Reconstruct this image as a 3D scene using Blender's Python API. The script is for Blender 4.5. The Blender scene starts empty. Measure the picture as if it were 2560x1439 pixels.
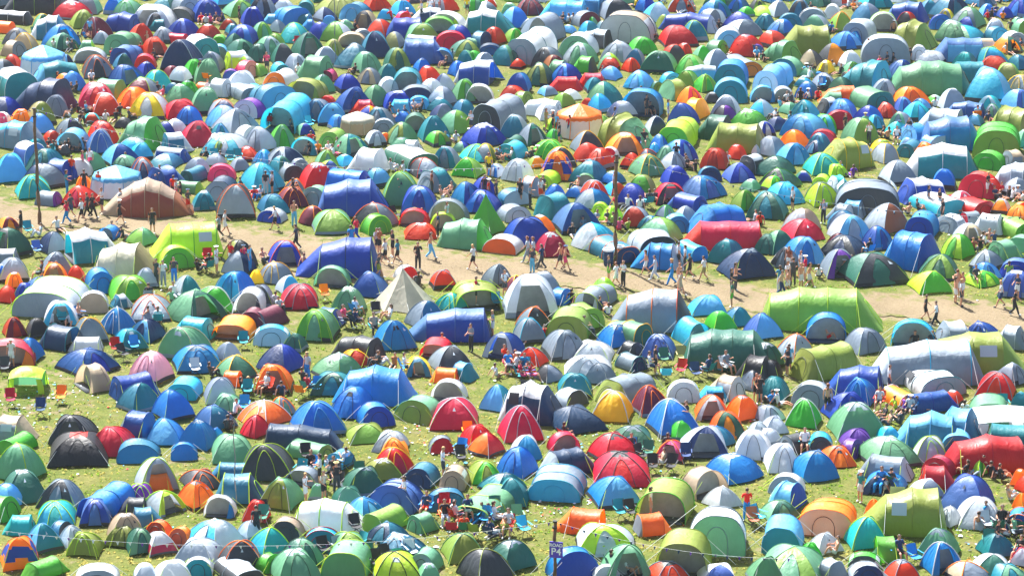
import bpy, math, random
import numpy as np
from mathutils import Vector, Matrix
R = math.radians
random.seed(7)
scene = bpy.context.scene
# ------------------------------------------------------------------ camera
W0, H0 = 2560.0, 1439.0
CX, CY = W0 / 2, H0 / 2
PITCH = R(17.5)
HC = 54.5                      # camera height above the field
F = 41.3 * HC / math.sin(PITCH)  # focal length in photo pixels
YC = HC / math.tan(PITCH)      # the world origin lies under the middle of the view
cam = bpy.data.cameras.new('camera'); camo = bpy.data.objects.new('camera', cam)
scene.collection.objects.link(camo); scene.camera = camo
camo.location = (0, -YC, HC); camo.rotation_euler = (R(90) - PITCH, 0, 0)
cam.sensor_width = 36; cam.lens = 36 * F / W0; cam.clip_start = 1; cam.clip_end = 3000
# ------------------------------------------------------------------ world, sun, exposure
SUN_EL, SUN_AZ = R(52), R(-28)   # azimuth measured from +Y (behind the field), negative = left
w = bpy.data.worlds.new('World'); scene.world = w; w.use_nodes = True
nt = w.node_tree; bg = nt.nodes['Background']; sky = nt.nodes.new('ShaderNodeTexSky')
sky.sky_type = 'NISHITA'; sky.sun_disc = False; sky.sun_elevation = SUN_EL; sky.sun_rotation = SUN_AZ; sky.dust_density = 3.0; sky.air_density = .8
nt.links.new(sky.outputs[0], bg.inputs[0]); bg.inputs[1].default_value = 0.085
sun = bpy.data.lights.new('sun', 'SUN'); suno = bpy.data.objects.new('sun', sun); scene.collection.objects.link(suno)
sun.energy = 5.0; sun.angle = R(0.5); sun.color = (1.0, 0.98, 0.94)
sd = Vector((math.sin(SUN_AZ) * math.cos(SUN_EL), math.cos(SUN_AZ) * math.cos(SUN_EL), math.sin(SUN_EL)))
suno.rotation_euler = (-sd).to_track_quat('-Z', 'Y').to_euler()
scene.view_settings.view_transform = 'Standard'; scene.view_settings.look = 'None'
scene.view_settings.exposure = 1.74; scene.view_settings.gamma = 1.0
scene.cycles.max_bounces = 5; scene.cycles.diffuse_bounces = 3; scene.cycles.transmission_bounces = 3
scene.cycles.transparent_max_bounces = 6; scene.cycles.volume_bounces = 1

# ------------------------------------------------------------------ helpers
def gp(u, v, z=0.0):
    """photo pixel -> point on the plane of height z"""
    dx = (u - CX) / F; dv = (v - CY) / F
    d = Vector((dx, math.cos(PITCH) - dv * math.sin(PITCH), -math.sin(PITCH) - dv * math.cos(PITCH)))
    t = (HC - z) / -d.z
    return Vector((d.x * t, d.y * t - YC, z))
def sc(v):                     # pixels per metre at photo row v
    return 41.3 + (v - CY) * math.cos(PITCH) / HC
def proj(x, y, z=0.0):
    dy = y + YC; dz = z - HC
    zc = dy * math.cos(PITCH) - dz * math.sin(PITCH)
    yc = dy * math.sin(PITCH) + dz * math.cos(PITCH)
    return CX + F * x / zc, CY - F * yc / zc

COL = scene.collection
def mesh(name, verts, faces, mats, mi=None, smooth=True):
    me = bpy.data.meshes.new(name)
    me.from_pydata(verts if isinstance(verts, list) else verts.tolist(), [], faces)
    for m in mats: me.materials.append(m)
    if mi is not None: me.polygons.foreach_set('material_index', np.asarray(mi, dtype=np.int32))
    if smooth: me.polygons.foreach_set('use_smooth', np.ones(len(me.polygons), dtype=bool))
    me.update(); return me
def obj(name, me, parent=None, loc=None, rz=0.0):
    o = bpy.data.objects.new(name, me); COL.objects.link(o)
    if parent is not None: o.parent = parent
    if loc is not None: o.location = loc; o.rotation_euler = (0, 0, rz)
    return o
def tag(o, label=None, cat=None, group=None, kind=None):
    if label: o['label'] = label
    if cat: o['category'] = cat
    if group: o['group'] = group
    if kind: o['kind'] = kind
    return o
class Geo:
    """collects vertices, faces and material slots of ONE mesh"""
    def __init__(s): s.v = []; s.f = []; s.m = []; s.n = 0
    def add(s, v, f, m=0):
        b = s.n; s.v.append(np.asarray(v, dtype=float)); s.n += len(v)
        s.f += [tuple(i + b for i in q) for q in f]
        s.m += list(m) if hasattr(m, '__len__') else [m] * len(f)
    def grid(s, P, m=0, close=False):
        """P: array (a, b, 3)"""
        a, b = P.shape[:2]; f = []
        for i in range(a - 1):
            for j in range(b - 1 + (1 if close else 0)):
                j2 = (j + 1) % b
                f.append((i * b + j, i * b + j2, (i + 1) * b + j2, (i + 1) * b + j))
        s.add(P.reshape(-1, 3), f, m)
    def box(s, c, d, m=0, rot=None):
        x, y, z = d[0] / 2, d[1] / 2, d[2] / 2
        v = np.array([(-x,-y,-z),(x,-y,-z),(x,y,-z),(-x,y,-z),(-x,-y,z),(x,-y,z),(x,y,z),(-x,y,z)])
        if rot is not None: v = v @ np.array(rot.to_3x3()).T
        s.add(v + np.array(c), [(0,3,2,1),(4,5,6,7),(0,1,5,4),(1,2,6,5),(2,3,7,6),(3,0,4,7)], m)
    def tube(s, pts, r, m=0, n=5, r2=None, closed=False):
        pts = [Vector(p) for p in pts]; k = len(pts); P = np.zeros((k, n, 3))
        for i, p in enumerate(pts):
            t = (pts[min(i + 1, k - 1)] - pts[max(i - 1, 0)])
            t = t.normalized() if t.length > 1e-9 else Vector((0, 0, 1))
            a = t.cross(Vector((0, 0, 1)));
            if a.length < 1e-3: a = t.cross(Vector((1, 0, 0)))
            a.normalize(); b = t.cross(a)
            rr = r if r2 is None else r + (r2 - r) * i / (k - 1)
            for j in range(n):
                th = 2 * math.pi * j / n; P[i, j] = p + a * (rr * math.cos(th)) + b * (rr * math.sin(th))
        s.grid(P, m, close=True)
        s.add(P[0], [tuple(range(n))], m); s.add(P[-1], [tuple(range(n))[::-1]], m)
    def mesh(s, name, mats, smooth=True):
        return mesh(name, np.concatenate(s.v), s.f, mats, s.m, smooth)

# ------------------------------------------------------------------ materials
def lin(h):
    c = [int(h[i:i + 2], 16) / 255 for i in (0, 2, 4)]
    return [(x / 12.92 if x <= 0.04045 else ((x + 0.055) / 1.055) ** 2.4) for x in c] + [1]
PAL = {  # code: (name, fabric colour)
 'rd': ('red', 'd00828'), 'cr': ('crimson', 'b0182c'), 'mr': ('maroon', '70253f'), 'or': ('orange', 'f07c1c'),
 'ye': ('yellow', 'f0c400'), 'ly': ('lime yellow', 'b4d83c'), 'gn': ('bright green', '56b03a'), 'gr': ('green', '84aa48'),
 'sg': ('sage green', '6aa47e'), 'dg': ('dark green', '2c6a58'), 'ol': ('olive', '8a9840'), 'kh': ('khaki', '9a9460'),
 'te': ('teal', '08828e'), 'tq': ('turquoise', '00b0b0'), 'cy': ('cyan', '38b4d4'), 'lb': ('light blue', '66b4dc'),
 'bl': ('blue', '0080c4'), 'rb': ('royal blue', '0c4aa0'), 'nv': ('navy', '1c3c62'), 'sb': ('slate blue', '2a7896'),
 'vi': ('violet blue', '4a72b0'), 'gy': ('grey', '7e8e9c'), 'dk': ('charcoal', '3c4248'), 'bk': ('black', '22242a'),
 'lt': ('pale grey', 'b6c2cc'), 'wh': ('white', 'd8dce0'), 'cm': ('cream', 'c6c2ae'), 'tn': ('beige', 'b4a28a'),
 'br': ('brown', '96553c'), 'pu': ('purple', '6c3aa0'), 'pk': ('pink', 'e0507c'), 'pp': ('pale pink', 'e2b2c2')}
def hx(c): return lin(PAL[c][1])
_fab = {}
def fabric(code, kind='tent'):
    k = (code, kind)
    if k in _fab: return _fab[k]
    m = bpy.data.materials.new(('fabric_' if kind == 'tent' else 'cloth_') + PAL[code][0].replace(' ', '_'))
    m.use_nodes = True; n = m.node_tree; N = n.nodes; L = n.links; N.clear()
    out = N.new('ShaderNodeOutputMaterial'); pb = N.new('ShaderNodeBsdfPrincipled')
    tc = N.new('ShaderNodeTexCoord'); oi = N.new('ShaderNodeObjectInfo')
    hsv = N.new('ShaderNodeHueSaturation'); hsv.inputs['Color'].default_value = hx(code); hsv.inputs['Saturation'].default_value = 1.03
    # every piece of cloth has aged a little differently
    mr = N.new('ShaderNodeMapRange'); L.new(oi.outputs['Random'], mr.inputs[0]); mr.inputs[3].default_value = 0.88; mr.inputs[4].default_value = 1.18
    mh = N.new('ShaderNodeMapRange'); L.new(oi.outputs['Random'], mh.inputs[0]); mh.inputs[3].default_value = 0.485; mh.inputs[4].default_value = 0.515
    no = N.new('ShaderNodeTexNoise'); no.inputs['Scale'].default_value = 1.7; no.inputs['Detail'].default_value = 3
    L.new(tc.outputs['Object'], no.inputs['Vector'])
    m2 = N.new('ShaderNodeMapRange'); L.new(no.outputs[0], m2.inputs[0]); m2.inputs[1].default_value = .3; m2.inputs[2].default_value = .7
    m2.inputs[3].default_value = 0.93; m2.inputs[4].default_value = 1.05
    mu = N.new('ShaderNodeMath'); mu.operation = 'MULTIPLY'; L.new(mr.outputs[0], mu.inputs[0]); L.new(m2.outputs[0], mu.inputs[1])
    L.new(mu.outputs[0], hsv.inputs['Value']); L.new(mh.outputs[0], hsv.inputs['Hue'])
    L.new(hsv.outputs[0], pb.inputs['Base Color'])
    if kind == 'tent':
        # taut-and-slack folds of the nylon
        mp = N.new('ShaderNodeMapping'); mp.inputs['Scale'].default_value = (1.0, 1.0, 0.45); L.new(tc.outputs['Object'], mp.inputs[0])
        wn = N.new('ShaderNodeTexNoise'); wn.inputs['Scale'].default_value = 2.1; wn.inputs['Detail'].default_value = 4; wn.inputs['Distortion'].default_value = 1.2
        L.new(mp.outputs[0], wn.inputs['Vector'])
        bp = N.new('ShaderNodeBump'); bp.inputs['Strength'].default_value = 0.38; bp.inputs['Distance'].default_value = 0.12
        mp2 = N.new('ShaderNodeMapping'); mp2.inputs['Scale'].default_value = (6.5, 6.5, .9); mp2.inputs['Rotation'].default_value = (.25, .2, .3); L.new(tc.outputs['Object'], mp2.inputs[0])
        w2 = N.new('ShaderNodeTexNoise'); w2.inputs['Scale'].default_value = 1.0; w2.inputs['Detail'].default_value = 2; w2.inputs['Distortion'].default_value = .6; L.new(mp2.outputs[0], w2.inputs['Vector'])
        ad = N.new('ShaderNodeMath'); ad.operation = 'MULTIPLY_ADD'; ad.inputs[1].default_value = .32; L.new(w2.outputs[0], ad.inputs[0]); L.new(wn.outputs[0], ad.inputs[2])
        L.new(ad.outputs[0], bp.inputs['Height']); L.new(bp.outputs[0], pb.inputs['Normal'])
        pb.inputs['Roughness'].default_value = 0.5; pb.inputs['Specular IOR Level'].default_value = .6; pb.inputs['Coat Weight'].default_value = .12; pb.inputs['Coat Roughness'].default_value = .3; pb.inputs['Coat IOR'].default_value = 1.5
        tr = N.new('ShaderNodeBsdfTranslucent'); gm = N.new('ShaderNodeGamma'); gm.inputs[1].default_value = 1.12; L.new(hsv.outputs[0], gm.inputs[0]); L.new(gm.outputs[0], tr.inputs[0]); L.new(bp.outputs[0], tr.inputs['Normal'])
        mx = N.new('ShaderNodeMixShader'); mx.inputs[0].default_value = 0.4
        L.new(pb.outputs[0], mx.inputs[1]); L.new(tr.outputs[0], mx.inputs[2]); L.new(mx.outputs[0], out.inputs[0])
    else:
        pb.inputs['Roughness'].default_value = 0.8; L.new(pb.outputs[0], out.inputs[0])
    _fab[k] = m; return m
def plain(name, hexc, rough=0.6, metal=0.0, noise=0.0, scale=8, spec=0.5):
    m = bpy.data.materials.new(name); m.use_nodes = True; n = m.node_tree; pb = n.nodes['Principled BSDF']
    pb.inputs['Base Color'].default_value = lin(hexc); pb.inputs['Roughness'].default_value = rough
    pb.inputs['Metallic'].default_value = metal; pb.inputs['Specular IOR Level'].default_value = spec
    if noise:
        tc = n.nodes.new('ShaderNodeTexCoord'); no = n.nodes.new('ShaderNodeTexNoise'); no.inputs['Scale'].default_value = scale; no.inputs['Detail'].default_value = 5
        n.links.new(tc.outputs['Object'], no.inputs['Vector'])
        h = n.nodes.new('ShaderNodeHueSaturation'); h.inputs['Color'].default_value = lin(hexc)
        r = n.nodes.new('ShaderNodeMapRange'); r.inputs[1].default_value = .3; r.inputs[2].default_value = .7; r.inputs[3].default_value = 1 - noise; r.inputs[4].default_value = 1 + noise
        n.links.new(no.outputs[0], r.inputs[0]); n.links.new(r.outputs[0], h.inputs['Value']); n.links.new(h.outputs[0], pb.inputs['Base Color'])
    return m
M_SKIN = plain('skin', 'c98f72', 0.55, noise=.06); M_HAIR = {'br': plain('hair_brown', '3a2417', .6, noise=.2, scale=30), 'bl': plain('hair_blond', 'b08a52', .6, noise=.15, scale=30), 'or': plain('hair_auburn', '6e3a1e', .6, noise=.2, scale=30)}
M_EYE = plain('eye', '101010', .3); M_SHOE = plain('shoe', '3a3a3c', .7); M_SHOEW = plain('shoe_white', 'd8d8d4', .7)
M_METAL = plain('grey_metal', '7c8084', .35, .8); M_DARKM = plain('dark_metal', '303234', .45, .5)
M_POLE = plain('weathered_wood', '6e5440', .85, noise=.22, scale=3); M_ROPE = plain('rope_lime', 'bcd83a', .6); M_ROPEW = plain('rope_white', 'c8ccc8', .6)
M_INNER = plain('inner_tent', '8a8d88', .85, noise=.15, scale=2); M_SHEET = plain('groundsheet', '3a4046', .8); M_WIN = plain('window_film', 'a8b6ba', .25)
M_MESH = plain('mosquito_mesh', '33383e', .9)

# ------------------------------------------------------------------ ground and path
UP = [(-400,470),(0,497),(70,518),(300,532),(440,545),(640,572),(800,592),(900,600),(1010,612),(1100,618),(1230,642),(1400,645),(1560,676),(1700,690),(1800,697),(1960,735),(2130,731),(2290,737),(2560,764),(2960,800)]
LO = [(-400,530),(0,556),(90,576),(250,572),(380,592),(520,606),(600,640),(760,690),(940,705),(1060,712),(1200,718),(1400,722),(1540,726),(1700,745),(1800,770),(1930,788),(2200,792),(2400,815),(2560,842),(2960,880)]
ux, uy = zip(*UP); lx, ly = zip(*LO)
def path_d(u, v):   # >0 inside the path, in photo rows
    return np.minimum(v - np.interp(u, ux, uy), np.interp(u, lx, ly) - v)
def ground_material(name, path):
    m = bpy.data.materials.new(name); m.use_nodes = True; n = m.node_tree; N = n.nodes; L = n.links
    pb = N['Principled BSDF']; pb.inputs['Roughness'].default_value = .95; pb.inputs['Specular IOR Level'].default_value = .15
    geo = N.new('ShaderNodeNewGeometry')
    def noise(scale, det=5, dis=0.0):
        x = N.new('ShaderNodeTexNoise'); x.inputs['Scale'].default_value = scale; x.inputs['Detail'].default_value = det; x.inputs['Distortion'].default_value = dis
        L.new(geo.outputs['Position'], x.inputs['Vector']); return x.outputs[0]
    def ramp(inp, st):
        r = N.new('ShaderNodeValToRGB'); el = r.color_ramp.elements
        while len(el) < len(st): el.new(.5)
        for e, (p, c) in zip(el, st): e.position = p; e.color = lin(c)
        L.new(inp, r.inputs[0]); return r.outputs[0]
    def mix(f, a, b, mode='MIX'):
        x = N.new('ShaderNodeMix'); x.data_type = 'RGBA'; x.blend_type = mode
        if hasattr(f, 'links'): L.new(f, x.inputs[0])
        else: x.inputs[0].default_value = f
        L.new(a, x.inputs[6]); L.new(b, x.inputs[7]); return x.outputs[2]
    dirt = mix(.5, ramp(noise(.35, 6), [(.3, '645844'), (.7, '82745e')]), ramp(noise(5, 8), [(.25, '605440'), (.5, '766850'), (.75, '84765e')]))
    grass = mix(.5, ramp(noise(.55, 6, .5), [(.3, '42561e'), (.48, '5e682a'), (.66, '7a7242')]), ramp(noise(3.2, 8, .3), [(.25, '344814'), (.5, '5e682c'), (.75, '7e7842')]))
    fine = ramp(noise(16, 3), [(.3, '909090'), (.7, 'ffffff')])
    grass = mix(.6, grass, fine, 'MULTIPLY')
    if path: col = dirt
    else:
        at = N.new('ShaderNodeAttribute'); at.attribute_name = 'wear'
        ad = N.new('ShaderNodeMath'); ad.operation = 'ADD'; L.new(at.outputs['Fac'], ad.inputs[0])
        nn = N.new('ShaderNodeMapRange'); L.new(noise(1.3, 6), nn.inputs[0]); nn.inputs[1].default_value = .25; nn.inputs[2].default_value = .75; nn.inputs[3].default_value = -.42; nn.inputs[4].default_value = .42
        L.new(nn.outputs[0], ad.inputs[1])
        sm = N.new('ShaderNodeMapRange'); sm.interpolation_type = 'SMOOTHSTEP'; L.new(ad.outputs[0], sm.inputs[0]); sm.inputs[1].default_value = .3; sm.inputs[2].default_value = .75
        col = mix(sm.outputs[0], grass, dirt)
    L.new(col, pb.inputs['Base Color'])
    bp = N.new('ShaderNodeBump'); bp.inputs['Distance'].default_value = .12 if not path else .04; bp.inputs['Strength'].default_value = .8
    L.new(noise(9, 6), bp.inputs['Height']); L.new(bp.outputs[0], pb.inputs['Normal'])
    return m
xs = np.concatenate([[-600, -250, -120], np.linspace(-70, 70, 181), [120, 250, 600]])
ys = np.concatenate([[-400, -160, -90], np.linspace(-65, 110, 226), [160, 400, 900]])
X, Y = np.meshgrid(xs, ys); Z = .035 * np.sin(X * .9 + 1.3 * np.sin(Y * .5)) * np.cos(Y * .8) - .035
V = np.stack([X, Y, Z], -1)
g = Geo(); g.grid(V); gme = g.mesh('grass_field', [ground_material('grass_and_dry_soil', False)])
zc = (Y + YC) * math.cos(PITCH) + HC * math.sin(PITCH)
U_ = CX + F * X / zc; V_ = CY - F * ((Y + YC) * math.sin(PITCH) - HC * math.cos(PITCH)) / zc
dd = path_d(U_, V_) / 14.0
wear = np.clip(.62 + dd * .45, 0.0, 1.0); wear = np.maximum(wear, .2 + .2 * (np.sin(X * .31) * np.cos(Y * .23 + 1)))
at = gme.attributes.new('wear', 'FLOAT', 'POINT'); at.data.foreach_set('value', wear.reshape(-1).astype(np.float32))
tag(obj('grass_field', gme), 'trampled yellow green grass field under the tents', kind='structure')
# the trodden path: its own sheet a few millimetres above the field
pts = np.arange(-400, 2961, 12.0); rows = []; pw_ = []
for t in np.linspace(0, 1, 13):
    row = []
    for u in pts:
        a = np.interp(u, ux, uy) + 4 + 3 * math.sin(u * .05) + 2 * math.sin(u * .13); b = np.interp(u, lx, ly) - 4 - 3 * math.sin(u * .045 + 1) - 2 * math.sin(u * .17)
        p = gp(u, a + (b - a) * t); row.append((p.x, p.y, .006)); pw_.append(.42 + .5 * math.sin(math.pi * t) ** .6)
    rows.append(row)
g = Geo(); g.grid(np.array(rows)); pm_ = g.mesh('dirt_path', [ground_material('dry_soil', False)]); pm_.attributes.new('wear', 'FLOAT', 'POINT').data.foreach_set('value', np.array(pw_, dtype=np.float32)); tag(obj('dirt_path', pm_), 'pale trodden dirt path crossing the camp', kind='structure')

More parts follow.
